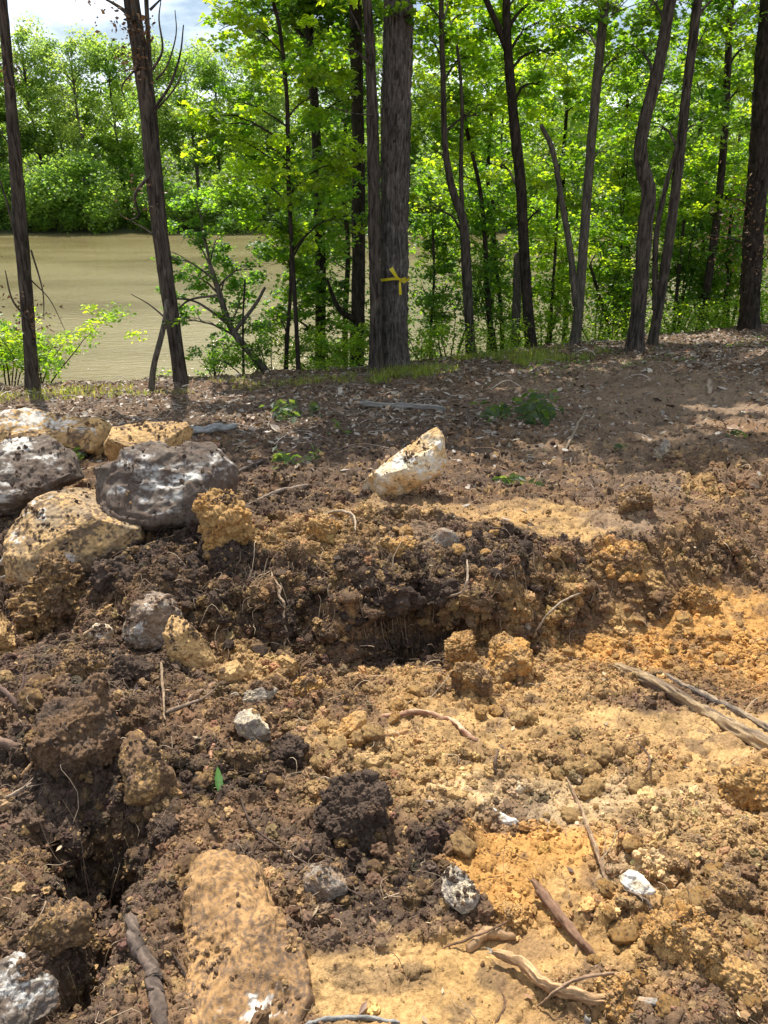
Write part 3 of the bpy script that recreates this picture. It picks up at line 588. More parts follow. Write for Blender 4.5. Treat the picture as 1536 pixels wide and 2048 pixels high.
def clod_proto(style, seed):
    d, F = ico(4); p = d*np.array([1, .85, .7])*(1+.25*fbm(d*1.3, 2, seed))[:, None]
    p = p+d*crumble(p, 1., seed)[:, None]; p /= np.abs(p).max()
    me = np.clip(paint(style, p, d[:, 2], seed, .35), .01, .8)
    return mesh('clod', p, F, M_clod, None, me)
spots = {0: [(480, 1180, 330, 110, 40), (640, 1260, 190, 70, 26), (1000, 1160, 240, 70, 14)], 1: [(160, 1400, 300, 110, 26), (180, 1700, 240, 240, 26), (560, 1420, 180, 80, 18), (700, 1740, 200, 120, 16)],
         2: [(820, 1080, 330, 50, 24), (1300, 1260, 240, 100, 24), (1350, 1850, 250, 160, 50), (900, 1420, 330, 60, 22)], 3: [(1000, 1540, 420, 120, 40), (640, 1560, 200, 100, 14)]}
_rs = np.random.RandomState(99); _done = []
for kd, lst in spots.items():
    style, lab, grp = KINDS4[kd]; protos = [clod_proto(style, 300+kd*10+q) for q in range(4)]; used = set()
    for si, (px, py, rx, ry, n) in enumerate(lst):
        for _ in range(n):
            a = px+_rs.normal()*rx*.5; b = py+_rs.normal()*ry*.5
            if not (0 < a < 1530 and 1020 < b < 2040): continue
            q = int(_rs.randint(4)); src = protos[q]
            ob = src if q not in used else src.copy()
            if q in used: COL.objects.link(ob)
            used.add(q)
            H = hit(a, b); s = (.010+.026*_rs.rand()**2.2)*(1+.12*H[1])
            ob.scale = (s, s, s*_rs.uniform(.7, 1)); ob.rotation_euler = tuple(_rs.uniform(-.5, .5, 2))+(_rs.uniform(0, 6.28),)
            ob.location = (H[0], H[1], H[2]+s*.3); tag(ob, LB[kd][si], 'soil clod', grp)
    for q in range(4):
        if q not in used: bpy.data.objects.remove(protos[q])

# ------------------------------------------------------------------ sticks, roots, boards
def stick(name, pts, wpx, col, label, cat='stick', lift=.35, seed=1, seg=10, ridge=.25, wob=.25, two=None, ends=None, mat=None, rise=None, branches=(), flat=.8, splinter=0):
    P = []; R = []
    W = np.interp(np.linspace(0, 1, len(pts)), np.linspace(0, 1, len(wpx)), wpx)
    for q, ((a, b), wd) in enumerate(zip(pts, W)):
        H = hit(a, b); dep = H[1]*math.cos(PITCH)+(CAMZ-H[2])*math.sin(PITCH); r = wd/2/FPX*dep
        rz = rise[q] if rise else 0
        d = ray(a, b); Hz = H+np.array([0, 0, lift*r])
        if rz: # lifted off the ground: move towards the camera along the sight line until that high
            Hz = H-d*(rz/-d[2])
        P.append(Hz); R.append(r)
    P = np.array(P); ln = np.linalg.norm(np.diff(P, axis=0), axis=1).sum(); n = int(np.clip(ln/(np.mean(R)*.5), 24, 200)); Rm0 = np.mean(R); seg = max(seg, 14) if Rm0 > .004 else seg; ridge = max(ridge, .4) if Rm0 > .004 else ridge
    S = spline(P, n); Rn = np.interp(np.linspace(0, 1, n), np.linspace(0, 1, len(R)), R)
    k = np.linspace(0, 3+min(ln/Rm0*.06, 6), n)[:, None]; S = S+np.mean(R)*wob*np.stack([vn(np.hstack([k, k*0+q*9.1+seed]), seed)+.3*vn(np.hstack([k*4, k*0+q*9.1+seed]), seed+4) for q in range(3)], -1)*2.2
    kn = fbm(np.hstack([k*1.5, k*0+seed*3.3]), 3, seed+8); Rn = Rn*(1+.3*kn)*np.clip(np.minimum(np.linspace(0, 1, n), np.linspace(1, 0, n))*14+.35, 0, 1)
    V, F4, F3 = tube_arrays(S, Rn, seg, .3, seed, ridge, flat=flat)
    aa = np.tile(np.arange(seg), n)*6.283/seg; tt = np.repeat(np.linspace(0, 1, n), seg); g = fbm(np.stack([np.cos(aa)*4, np.sin(aa)*4, tt*ln/Rm0*.12], -1), 4, seed)*2.2; g = np.r_[g, 0, 0]
    a = np.r_[np.tile(np.arange(seg), n)/seg, 0, 0]; t = np.r_[np.repeat(np.linspace(0, 1, n), seg), 0, 1]
    c0 = np.array(col); c1 = np.array(two if two else [v*.5 for v in col])
    m = sstep(-.3, .4, g+.6*np.sin(a*6.28*2+seed))[:, None]; cc = c0*(1-m)+c1*m
    if ends is not None:
        m = sstep(.75, .95, t+.1*g)[:, None]; cc = cc*(1-m)+np.array(ends)*m
    bg_ = Bag(); bg_.add(V, F4, F3, np.clip(cc, .01, .8))
    for (fr, da, ln_, wf) in branches:       # short side twigs: where along, direction in the view, length and width share
        i0 = int(fr*(n-1)); T0 = S[i0]; rr = Rn[i0]*wf; dr = np.array([math.cos(da), math.sin(da)*.7, math.sin(da)*.45]); L_ = ln_*ln
        Q = T0+np.linspace(0, 1, 9)[:, None]*dr*L_; Q = Q+.12*L_*np.stack([vn(np.stack([np.arange(9)*.6, np.full(9, seed+q*3.3+fr*9)], -1), seed+q) for q in range(3)], -1)*np.linspace(0, 1, 9)[:, None]
        V, F4, F3 = tube_arrays(Q, np.linspace(rr, rr*.35, 9), 6); bg_.add(V, F4, F3, c0*.9)
    rsx = np.random.RandomState(seed+900)
    for q in range(splinter):       # torn fibres at the broken ends
        i0, sg = (n-3, 1) if q % 2 else (2, -1); d0 = S[i0]-S[i0-4*sg if 0 <= i0-4*sg < n else i0-2*sg]; d0 /= np.linalg.norm(d0)+1e-9
        dr = d0+rsx.normal(0, .16, 3); A0 = S[i0]+rsx.normal(0, .5, 3)*Rn[i0]*.8-d0*Rm0; Q = A0+np.linspace(0, 1, 5)[:, None]*dr*Rm0*rsx.uniform(2, 5)
        V, F4, F3 = tube_arrays(Q, np.linspace(Rm0*.3, Rm0*.04, 5), 5); bg_.add(V, F4, F3, np.array(ends if ends is not None else c0)*rsx.uniform(.7, 1.3))
    cen = S.mean(0); ob = bg_.build(name, mat or M_wood, None, True, tuple(cen))
    return tag(ob, label, cat)
BR = (.17, .10, .06); RED = (.20, .115, .07); PALE = (.48, .38, .26); GRY = (.26, .23, .20); OR = (.50, .31, .16); DK = (.07, .05, .04)
stick('wooden_board', [(1232, 1335), (1310, 1372), (1400, 1425), (1480, 1470), (1580, 1520)], [12, 22, 26, 26], (.34, .245, .14), 'long split rotten board lying across the orange slope', 'board', seed=3, seg=36, ridge=.9, flat=.45, splinter=8, two=(.14, .10, .07), wob=.15)
stick('wooden_board', [(1320, 1350), (1400, 1392), (1480, 1432), (1580, 1485)], [8, 14, 15, 14], (.28, .21, .14), 'narrower grey strip of wood behind the long split board', 'board', seed=5, seg=30, ridge=.9, flat=.45, splinter=5, two=(.10, .08, .065), wob=.15)
stick('root', [(1135, 1556), (1165, 1625), (1190, 1690), (1212, 1762), (1236, 1838)], [3, 7, 9, 6, 3], (.33, .24, .15), 'long straight root standing out on the clay slope', 'root', seed=7, rise=[.0, .02, .03, .02, 0], two=BR, branches=[(.62, .9, .22, .5), (.7, 1.4, .3, .4)])
stick('stick', [(1066, 1760), (1090, 1795), (1125, 1840), (1160, 1885), (1186, 1915)], [7, 20, 18, 13, 9], (.16, .09, .055), 'short thick dark stick with a splintered red tip', 'stick', seed=9, rise=[.05, .04, .025, .01, 0], two=RED, splinter=8, ridge=.6, seg=20)
stick('split_branch', [(982, 1905), (1040, 1932), (1095, 1970), (1160, 1990), (1250, 1998), (1345, 2012)], [6, 26, 24, 20, 22, 16], OR, 'broken branch with fresh orange wood and a grey barked end', 'branch', seed=11, rise=[.04, .03, .02, .015, .01, .0], two=(.28, .17, .09), splinter=12, ridge=.9, seg=28, flat=.55, ends=(.27, .25, .22))
stick('stick', [(1120, 1985), (1150, 2015), (1180, 2050)], [8, 14, 14], GRY, 'grey stick poking from under the orange split branch', 'stick', seed=13)
stick('stick', [(1150, 1980), (1170, 2000), (1180, 2018)], [12, 10, 3], OR, 'short orange splinter under the broken branch', 'stick', seed=14, splinter=6)
stick('root', [(938, 1905), (955, 1876), (985, 1866), (1032, 1872)], [12, 24, 22, 14], (.38, .24, .12), 'curved smooth tan root by the scraped clay', 'root', seed=15, two=(.26, .16, .09), rise=[0, .015, .02, .01])
stick('root', [(880, 1898), (930, 1880), (980, 1860), (1060, 1822), (1090, 1808)], [3, 5, 5, 4], BR, 'thin bent root over the curved tan root', 'root', seed=16, rise=[0, .02, .04, .02, 0])
stick('root', [(1075, 2015), (1110, 1985), (1150, 1960), (1220, 1945), (1270, 1960), (1300, 1980)], [4, 7, 6, 6, 4], (.28, .18, .11), 'thin arching root crossing over the orange split branch', 'root', seed=17, rise=[0, .04, .06, .05, .03, 0])
stick('root', [(760, 1435), (800, 1428), (850, 1428), (900, 1442), (935, 1468), (962, 1486)], [11, 12, 11, 12, 10], (.42, .30, .19), 'long peeled reddish root curving over the clay', 'root', seed=19, two=(.25, .13, .08), branches=[(.55, -.5, .3, .6), (.9, -2.2, .12, .6)])
stick('root', [(688, 1486), (740, 1477), (800, 1470), (842, 1462)], [6, 11, 10, 6], (.48, .28, .13), 'short split orange root below the peeled reddish root', 'root', seed=20, splinter=6, flat=.5)
stick('root', [(255, 1800), (262, 1850), (286, 1920), (310, 1985), (332, 2070)], [12, 22, 28, 30, 32], (.15, .11, .085), 'thick dark barked root sloping beside the tan slab', 'root', seed=21, seg=18, lift=.5, ridge=.4)
stick('root', [(262, 1830), (262, 1800), (268, 1780)], [12, 9, 4], RED, 'red torn stub at the end of the thick dark root', 'root', seed=22)
stick('stick', [(-30, 1480), (20, 1494), (66, 1515)], [22, 20, 8], (.20, .13, .09), 'reddish broken stick pointing in from the frame edge', 'stick', seed=23, ends=OR, splinter=8, rise=[.03, .03, .01])
stick('twig', [(-10, 1612), (40, 1580), (85, 1556)], [8, 7, 5], (.36, .27, .19), 'pale bent twig under the reddish broken stick', 'twig', seed=24, rise=[.02, .02, .0], branches=[(.4, .9, .5, .6), (.6, .2, .4, .6)])
stick('stick', [(0, 1375), (22, 1400), (48, 1430), (70, 1450)], [12, 14, 12, 8], (.13, .08, .06), 'dark crooked stick on the mound beside the huge dark block', 'stick', seed=25, branches=[(.5, 1.6, .5, .8)])
stick('twig', [(36, 1560), (56, 1536), (70, 1515)], [5, 6, 4], OR, 'bright splinter of wood leaning on the huge dark block', 'twig', seed=26, rise=[0, .02, .03])
stick('root', [(478, 1585), (505, 1650), (560, 1695), (630, 1738), (700, 1780), (735, 1800)], [4, 5, 5, 4, 3], (.11, .075, .055), 'very long thin dark root trailing behind the tan slab', 'root', seed=27, rise=[0, .02, .02, .03, .02, 0])
stick('root', [(540, 1142), (560, 1185), (566, 1230), (572, 1296)], [3, 5, 5, 3], (.40, .29, .19), 'pale wavy root hanging down the dark dug bank', 'root', seed=28, rise=[.02, .03, .03, .02], wob=.8)
stick('branch', [(486, 1015), (520, 1000), (560, 985), (615, 972)], [5, 6, 9, 11], (.22, .17, .13), 'forked branch lying behind the orange clod', 'branch', seed=29, branches=[(.5, -.3, .3, .7)])
stick('branch', [(470, 948), (520, 925), (575, 908)], [6, 7, 7], (.17, .13, .10), 'grey branch on the shaded bank behind the lime smeared boulder', 'branch', seed=30, branches=[(.4, -1.2, .4, .8)])
stick('twig', [(-5, 1135), (20, 1095), (45, 1062), (60, 1030)], [5, 6, 5, 3], (.42, .36, .30), 'pale bare forked twig standing against the blocky tan boulder', 'twig', seed=31, rise=[.1, .12, .14, .16], branches=[(.45, .5, .5, .7), (.3, .2, .6, .7)])
stick('twig', [(0, 1155), (40, 1150), (82, 1140), (100, 1128)], [5, 5, 4, 3], (.40, .34, .28), 'pale flat twig below the blocky tan boulder', 'twig', seed=32, rise=[.06, .06, .06, .06])
stick('root', [(322, 1325), (326, 1380), (330, 1440)], [6, 5, 3], (.34, .24, .15), 'thin pale root hanging over the near mound', 'root', seed=33, rise=[.02, .03, .02])
stick('stick', [(378, 1402), (405, 1385), (436, 1372)], [10, 13, 11], (.30, .19, .12), 'short red brown stick on the near mound', 'stick', seed=34, splinter=6)
stick('stick', [(414, 1545), (421, 1515), (428, 1490)], [11, 12, 9], (.33, .17, .10), 'short upright reddish stick by the green leaf', 'stick', seed=35)
stick('root', [(330, 1425), (370, 1412), (410, 1398), (450, 1395)], [9, 8, 6, 3], (.24, .17, .12), 'thin brown root under the short red brown stick', 'root', seed=36, rise=[.01, .02, .02, 0], branches=[(.6, .8, .3, .6)])
stick('stick', [(610, 2052), (650, 2040), (720, 2038), (800, 2046)], [8, 9, 9, 8], (.23, .22, .20), 'smooth grey stick along the bottom edge of the scraped clay', 'stick', seed=37, lift=.8)
stick('root', [(1272, 1482), (1296, 1510), (1298, 1535), (1288, 1552)], [3, 4, 4, 3], (.16, .10, .07), 'small hooked root on the tan clay', 'root', seed=38, rise=[.03, .04, .02, 0])
stick('root', [(990, 1550), (992, 1520), (998, 1500)], [6, 7, 3], (.12, .075, .05), 'short dark curled root stub on the tan clay', 'root', seed=39, rise=[0, .02, .04])
stick('root', [(935, 1120), (934, 1160), (922, 1185), (885, 1196)], [3, 4, 4, 3], (.36, .27, .19), 'pale looped root hanging over the pit', 'root', seed=40, rise=[.03, .08, .08, .05])
stick('root', [(1072, 1262), (1100, 1225), (1130, 1200), (1172, 1182)], [3, 4, 4, 3], (.34, .26, .18), 'thin arched root against the bank beside the pit', 'root', seed=41, rise=[.03, .06, .06, .03])
stick('root', [(1440, 1398), (1480, 1385), (1550, 1370)], [4, 6, 8], (.25, .13, .11), 'thin purplish root above the wooden board', 'root', seed=42)
stick('root', [(1240, 1778), (1275, 1790), (1300, 1812), (1318, 1848)], [4, 6, 7, 5], (.17, .12, .085), 'thin dark bent root beside the flat cream stone', 'root', seed=43, rise=[0, .02, .02, 0])
stick('log', [(722, 812), (780, 815), (840, 818), (892, 822)], [9, 10, 9, 8], (.33, .30, .26), 'pale thin log lying on leaves below the shaggy tree', 'log', seed=44, lift=.9)
stick('log', [(376, 866), (420, 862), (474, 858)], [12, 13, 10], (.42, .42, .40), 'whitish grey log piece behind the tan slab', 'log', seed=45, lift=.9)
stick('stump', [(937, 862), (938, 838), (936, 818)], [8, 8, 6], (.12, .085, .06), 'cut sapling stump sticking up by the wilted leaves', 'stump', seed=46, rise=[0, .12, .2])
stick('stick', [(1130, 905), (1150, 860), (1172, 818)], [4, 6, 4], (.24, .18, .12), 'thin stick leaning upright on the flat bank', 'stick', seed=47, rise=[0, .15, .25])
stick('stick', [(1418, 790), (1420, 775), (1419, 760)], [9, 9, 8], (.34, .26, .18), 'short snapped stick standing in the far leaf litter', 'stick', seed=48, rise=[0, .06, .12])
stick('root', [(640, 1030), (680, 1022), (705, 1030), (712, 1060)], [4, 5, 5, 3], (.42, .32, .22), 'pale kinked root sticking out beside the round ochre clod', 'root', seed=49, rise=[.02, .05, .06, .03], branches=[(.6, -1.4, .5, .7)])
stick('root', [(380, 1965), (340, 1900)], [5, 3], DK, 'short dark root beside the tan slab base', 'root', seed=50)
stick('root', [(368, 1778), (400, 1773), (446, 1778)], [5, 6, 4], DK, 'short black twig lying on the large flat tan slab', 'twig', seed=51, rise=[.05, .055, .05])
stick('root', [(840, 1420), (900, 1350), (930, 1310)], [2, 3, 2], (.34, .26, .17), 'hair thin pale root beside the crumbly clod at the pit', 'root', seed=52, rise=[0, .03, .02])
stick('root', [(990, 2048), (1010, 2010), (1000, 1975)], [6, 5, 3], BR, 'dark pointed splinter on the scraped clay at the bottom', 'stick', seed=53)

# the single green leaf on the mound
def leaf_blade(name, px, py, L_, Wd, ang, col, label, rise=.01, tiltx=.3):
    H = hit(px, py); n = 12; V = []; F = []
    for i_ in range(n+1):
        t = i_/n; wv = Wd*math.sin(math.pi*min(t*.97+.02, 1))**.8*(1-.25*t)
        for s in (-1, 0, 1): V.append((s*wv*(1+.1*math.sin(t*25)), t*L_-L_/2, abs(s)*wv*.35+.02*math.sin(t*5)*L_+.12*L_*t*t))
    for i_ in range(n):
        for s in (0, 1): F.append((i_*3+s, i_*3+s+1, i_*3+4+s, i_*3+3+s))
    V = np.array(V); c = np.tile(np.array(col), (len(V), 1)); c[1::3] *= 1.5
    ob = mesh(name, V, np.array(F), M_leaf, None, c, True, (H[0], H[1], H[2]+rise)); ob.rotation_euler = (tiltx, .2, ang)
    return tag(ob, label, 'leaf')
leaf_blade('green_leaf', 438, 1572, .085, .014, .35, (.09, .22, .055), 'single fresh green leaf lying on the dark mound', .02, .4)

# ------------------------------------------------------------------ crumbs of soil, litter, fine roots (uncountable)
def area_sample(n, wfun, rs):
    """random points on the ground mesh, area weighted times wfun(x,y)"""
    V = Pn; q = GF; a = V[q[:, 0]]; bq = V[q[:, 1]]; c = V[q[:, 2]]
    cen = (a+c)/2; ok = (cen[:, 1] > .75) & (cen[:, 1] < 13.5) & (np.abs(cen[:, 0]) < .95*cen[:, 1]+.5)
    A = np.linalg.norm(np.cross(c-a, bq-V[q[:, 3]]), axis=1)/2
    wv = np.where(ok, A*wfun(cen[:, 0], cen[:, 1]), 0); wv /= wv.sum()
    k = rs.choice(len(q), n, p=wv); u = rs.rand(n, 1); v = rs.rand(n, 1)
    P = (a[k]*(1-u)+bq[k]*u)*(1-v)+(V[q[k, 3]]*(1-u)+c[k]*u)*v
    nn = np.cross(c[k]-a[k], V[q[k, 3]]-bq[k]); nn /= np.linalg.norm(nn, axis=1)[:, None]+1e-12
    nn *= np.sign(nn[:, 2:3]+1e-9)
    return P, nn, k
def crumbs(name, n, res, s0, s1, pw, wfun, seed, tint=.25, light=0.):
    rs = np.random.RandomState(seed); P, nn, k = area_sample(n, wfun, rs)
    d, F = ico(res); nv = len(d); protos = []
    for q in range(8):
        p = d*np.array([1, .75, .6])*(1+.55*fbm(d*1.9, 3, seed+q*5)+.35*vn(d*5.1, seed+q))[:, None]
        if res >= 3: p = p+d*(crumble(p, 1., seed+q, 1.5)[:, None])
        protos.append(p)
    protos = np.array(protos)
    pi = rs.randint(8, size=n); s = s0+(s1-s0)*rs.rand(n)**pw
    s *= np.interp(P[:, 1], [.8, 2, 4, 10], [.8, 1, 1.3, 2.2])
    M = rotmats(n, rs); V = np.einsum('nij,nvj->nvi', M, protos[pi])*s[:, None, None]+(P+nn*(s*.25)[:, None])[:, None]
    c = gc[GF[k, 0]]; dk = rs.rand(n) < light
    c = c*(1+tint*rs.normal(size=(n, 1)))*(1+.1*rs.normal(size=(n, 3))*.5)
    c = np.where(dk[:, None], c*.4+C['tan']*.6*rs.uniform(.7, 1.3, (n, 1)), c)
    cc = np.repeat(np.clip(c, .012, .7), nv, 0)
    FF = (F[None]+np.arange(n)[:, None, None]*nv).reshape(-1, 3)
    return tag(mesh(name, V.reshape(-1, 3), FF, M_crumb, None, cc, False), kind='stuff')
rgh = lambda x, y: np.interp(y, [.8, 3, 6, 14], [1, .5, .12, .02])*(.07+soil(x, y)[1]**1.3)
crumbs('soil_crumbs', 8500, 3, .006, .024, 3.2, lambda x, y: rgh(x, y)*(.1+soil(x, y)[1])*(y < 6), 501, .25, .06)
crumbs('soil_crumbs', 92000, 2, .0025, .011, 2.6, rgh, 511, .3, .08)
crumbs('soil_crumbs', 150000, 1, .0016, .0055, 1.5, lambda x, y: rgh(x, y)*(y < 4.5), 521, .35, .1)

def skirts():
    """soil lying against and on top of the rocks"""
    rs = np.random.RandomState(515); P = []; Nn = []; S = []; K = []
    for (V, nw, mr, style) in LUMPS:
        gz = full_h(V[:, 0], V[:, 1]); d = V[:, 2]-gz; cc, _r = soil(V[:, 0], V[:, 1])
        a = np.where((np.abs(d) < .05*mr+.006) & (d > -.02))[0]; b = np.where((nw[:, 2] > .45) & (d > 0) & (fbm(V*14, 2, 9) > .12))[0]
        if style == 'slab': a = a[:0]; b = b[::7]
        for idx, n, hi in ((a, int(260+900*mr), 1.), (b, int(60+420*mr), .55)):
            if len(idx) < 5: continue
            k = idx[rs.randint(len(idx), size=n)]; s = (.003+.014*rs.rand(n)**2.4)*hi*np.interp(V[k, 1], [1, 3, 6], [.8, 1.2, 2])
            out = nw[k]*np.array([1, 1, .2]); P.append(V[k]+out*(s*rs.uniform(0, 2.5, n)*(hi > .9))[:, None]+nw[k]*(s*.25)[:, None]); S.append(s); K.append(cc[k]*rs.uniform(.6, 1.3, (n, 1)))
    P = np.concatenate(P); S = np.concatenate(S); K = np.concatenate(K); n = len(P); d, F = ico(2); nv = len(d)
    pr = np.array([d*np.array([1, .75, .6])*(1+.55*fbm(d*1.9, 3, 700+q)+.35*vn(d*5.1, 710+q))[:, None] for q in range(8)])
    V = np.einsum('nij,nvj->nvi', rotmats(n, rs), pr[rs.randint(8, size=n)])*S[:, None, None]+P[:, None]
    tag(mesh('soil_crumbs', V.reshape(-1, 3), (F[None]+np.arange(n)[:, None, None]*nv).reshape(-1, 3), M_crumb, None, np.repeat(K, nv, 0), False), kind='stuff')
skirts()
def flakes(name, n, s0, s1, wfun, seed, cols, mat, curl=.5, asp=.5, up=.35, lift=.004):
    """curled dead leaves and bits of bark lying flat"""
    rs = np.random.RandomState(seed); P, nn, k = area_sample(n, wfun, rs)
    s = s0+(s1-s0)*rs.rand(n)**1.8; a = rs.uniform(0, 6.283, n)
    T = np.stack([np.cos(a), np.sin(a), rs.normal(0, up, n)], -1); T /= np.linalg.norm(T, axis=1)[:, None]
    nrm = nn+rs.normal(0, up, (n, 3)); B = np.cross(nrm, T); B /= np.linalg.norm(B, axis=1)[:, None]; Z = np.cross(T, B)
    asp_ = asp*rs.uniform(.5, 1.4, n)
    cu = curl*rs.uniform(-1, 1, (n, 1))
    V = []
    for (u, v, zz) in ((-.5, 0, 0), (-.1, -.5, .3), (-.1, .5, .3), (.25, -.35, .35), (.25, .35, .35), (.5, 0, .15), (0, 0, 0)):
        V.append(P+(s*u)[:, None]*T+(s*asp_*v)[:, None]*B+(s[:, None]*(zz*cu+.0))*Z+nn*(lift+.15*s[:, None]*rs.rand(n, 1)*0+.1*s[:, None]))
    V = np.stack(V, 1).reshape(-1, 3)
    F = np.array([(6, 0, 1), (6, 1, 3), (6, 3, 5), (6, 5, 4), (6, 4, 2), (6, 2, 0)])
    FF = (F[None]+np.arange(n)[:, None, None]*7).reshape(-1, 3)
    cols = np.array(cols); c = cols[rs.randint(len(cols), size=n)]*rs.uniform(.6, 1.35, (n, 1))
    return tag(mesh(name, V, FF, mat, None, np.repeat(c, 7, 0), False), kind='stuff')
wl = lambda x, y: np.interp(y, [3.4, 4.4, 6, 9, 14], [0, .12, .5, .9, .8])*(.35+.9*sstep(-.35, .25, fbm(np.stack([x, y], -1)*.9, 3, 77)))*(1-.75*sstep(.5, 2.5, x)*(1-sstep(8.5, 10.5, y)))*(1-.6*sstep(.6, 1.5, x)*(1-sstep(4, 6, y)))
flakes('leaf_litter', 42000, .02, .085, wl, 531, [(.20, .15, .11), (.30, .23, .17), (.13, .09, .06), (.36, .31, .26), (.24, .14, .08), (.42, .37, .31)], M_dead)
flakes('bark_chips', 2600, .008, .035, lambda x, y: np.interp(y, [.8, 3, 5, 7], [1, .6, .2, 0]), 541, [(.30, .19, .10), (.16, .10, .07), (.42, .32, .2), (.24, .14, .08)], M_dead, .3, .35)

def threads(name, n, ln, r0, wfun, seed, cols, far=False, up=.5, lift=0.):
    rs = np.random.RandomState(seed); P, nn, k = area_sample(n, wfun, rs); m = 8; V = []; FF = []; CC = []
    a = rs.uniform(0, 6.283, n); L_ = ln*(.35+rs.rand(n)**2*1.3); cols = np.array(cols)
    t = np.linspace(0, 1, m); base = 0
    fl = np.arange(m-1)[:, None]*3; j = np.arange(3)[None]; kk = (j+1) % 3
    F0 = np.stack([fl+j, fl+kk, fl+3+kk, fl+3+j], -1).reshape(-1, 4)
    for q in range(n):
        d = np.array([math.cos(a[q]), math.sin(a[q]), 0]); s = np.array([-d[1], d[0], 0]); cv = rs.normal(0, .35); c2 = rs.normal(0, .25)
        S = P[q]+L_[q]*(t[:, None]*d+(cv*np.sin(t*3)+c2*np.sin(t*7))[:, None]*s*.5)
        gz = base_h(S[:, 0], S[:, 1]); S[:, 2] = P[q][2]+(gz-gz[0])+r0+L_[q]*up*abs(rs.normal())*np.sin(t*math.pi)*.5+lift
        r = r0*rs.uniform(.5, 1.4)*np.interp(P[q][1], [1, 4, 10], [.7, 1.4, 3])*(1-.6*t)
        T = np.gradient(S, axis=0); T /= np.linalg.norm(T, axis=1)[:, None]; U = np.cross(T, [0, .3, 1]); U /= np.linalg.norm(U, axis=1)[:, None]; W = np.cross(T, U)
        ang = np.array([0, 2.1, 4.2]); v = S[:, None]+r[:, None, None]*(np.cos(ang)[None, :, None]*U[:, None]+np.sin(ang)[None, :, None]*W[:, None])
        V.append(v.reshape(-1, 3)); FF.append(F0+base); base += 3*m; CC.append(np.tile(cols[rs.randint(len(cols))]*rs.uniform(.6, 1.3), (3*m, 1)).reshape(3*m, 3))
    return tag(mesh(name, np.concatenate(V), np.concatenate(FF), M_wood, None, np.concatenate(CC), True), kind='stuff')
threads('fine_roots', 4200, .08, .0013, lambda x, y: np.interp(y, [.8, 3, 4.5, 6], [1, .7, .3, 0])*(.3+soil(x, y)[1]), 551, [(.36, .26, .17), (.2, .13, .09), (.45, .35, .24), (.12, .08, .06)])
flakes('leaf_litter', 9000, .05, .13, lambda x, y: wl(x, y)*(y > 6.5), 535, [(.34, .24, .16), (.20, .12, .07), (.45, .38, .30), (.12, .08, .055)], M_dead, .8)
threads('twig_litter', 2600, .30, .0022, wl, 561, [(.30, .25, .20), (.16, .12, .09), (.42, .36, .30), (.24, .15, .1)], up=.25)

# ------------------------------------------------------------------ leaves
LEAF = np.array([(0, -.5, 0), (-.34, -.3, .04), (-.5, .05, -.03), (-.2, .12, .02), (0, .55, -.06), (.2, .12, .02), (.5, .05, -.03), (.34, -.3, .04), (0, 0, .05)])
LEAFF = np.array([(8, 0, 1), (8, 1, 2), (8, 2, 3), (8, 3, 4), (8, 4, 5), (8, 5, 6), (8, 6, 7), (8, 7, 0)])
OVAL = np.array([(0, -.5, 0), (-.26, -.05, .06), (0, .55, -.04), (.26, -.05, .06)]); OVALF = np.array([(0, 1, 2), (0, 2, 3)])
def leaf_cloud(P, s, cols, rs, tiltsd=.45, shape='maple'):
    n = len(P); L_, F = (LEAF, LEAFF) if shape == 'maple' else (OVAL, OVALF)
    a = rs.uniform(0, 6.283, n); nz_ = np.stack([rs.normal(0, tiltsd, n), rs.normal(0, tiltsd, n), np.ones(n)], -1); nz_ /= np.linalg.norm(nz_, axis=1)[:, None]
    T = np.stack([np.cos(a), np.sin(a), np.zeros(n)], -1); T -= nz_*(T*nz_).sum(1)[:, None]; T /= np.linalg.norm(T, axis=1)[:, None]; B = np.cross(nz_, T)
    V = P[:, None]+s[:, None, None]*(L_[None, :, 0:1]*B[:, None]+L_[None, :, 1:2]*T[:, None]+L_[None, :, 2:3]*nz_[:, None])
    return V.reshape(-1, 3), (F[None]+np.arange(n)[:, None, None]*len(L_)).reshape(-1, 3), np.repeat(cols, len(L_), 0)
GREENS = np.array([(.085, .18, .028), (.11, .21, .03), (.07, .155, .03), (.14, .24, .035)])
def clump_leaves(clumps, dens, size, rs, cols=GREENS, flat=.8, shape='maple', tiltsd=.6):
    """clumps: list of (x,y,z,r). Leaves sit in a few loose layers with gaps between sprays"""
    P = []; S = []; K = []
    for (x, y, z, r) in clumps:
        n = int(dens*r**2.2); nsp = max(4, int(22*r**1.3))
        th_ = rs.uniform(0, 6.283, nsp); rr = r*np.sqrt(rs.rand(nsp))*.8
        sx = x+rr*np.cos(th_); sy = y+rr*np.sin(th_); sz = z+rs.normal(0, flat*.5, nsp)*r
        w_ = rs.randint(nsp, size=n); sr = np.minimum(r, .25+.3*r)*rs.uniform(.35, .75, nsp)
        q = rs.normal(size=(n, 3)); q /= np.linalg.norm(q, axis=1)[:, None]; q *= (rs.rand(n, 1)**.5)
        p = np.stack([sx[w_], sy[w_], sz[w_]], -1)+q*sr[w_][:, None]*np.array([1, 1, .5]); p[:, 2] -= .12*(q[:, 0]**2+q[:, 1]**2)*sr[w_]
        P.append(p); S.append(size*rs.uniform(.6, 1.25, n)); K.append((cols[rs.randint(len(cols), size=nsp)]*rs.uniform(.65, 1.15, (nsp, 1)))[w_]*rs.uniform(.75, 1.25, (n, 1)))
    P = np.concatenate(P); S = np.concatenate(S); K = np.concatenate(K)
    return leaf_cloud(P, S, np.clip(K, 0, .8), rs, tiltsd, shape)
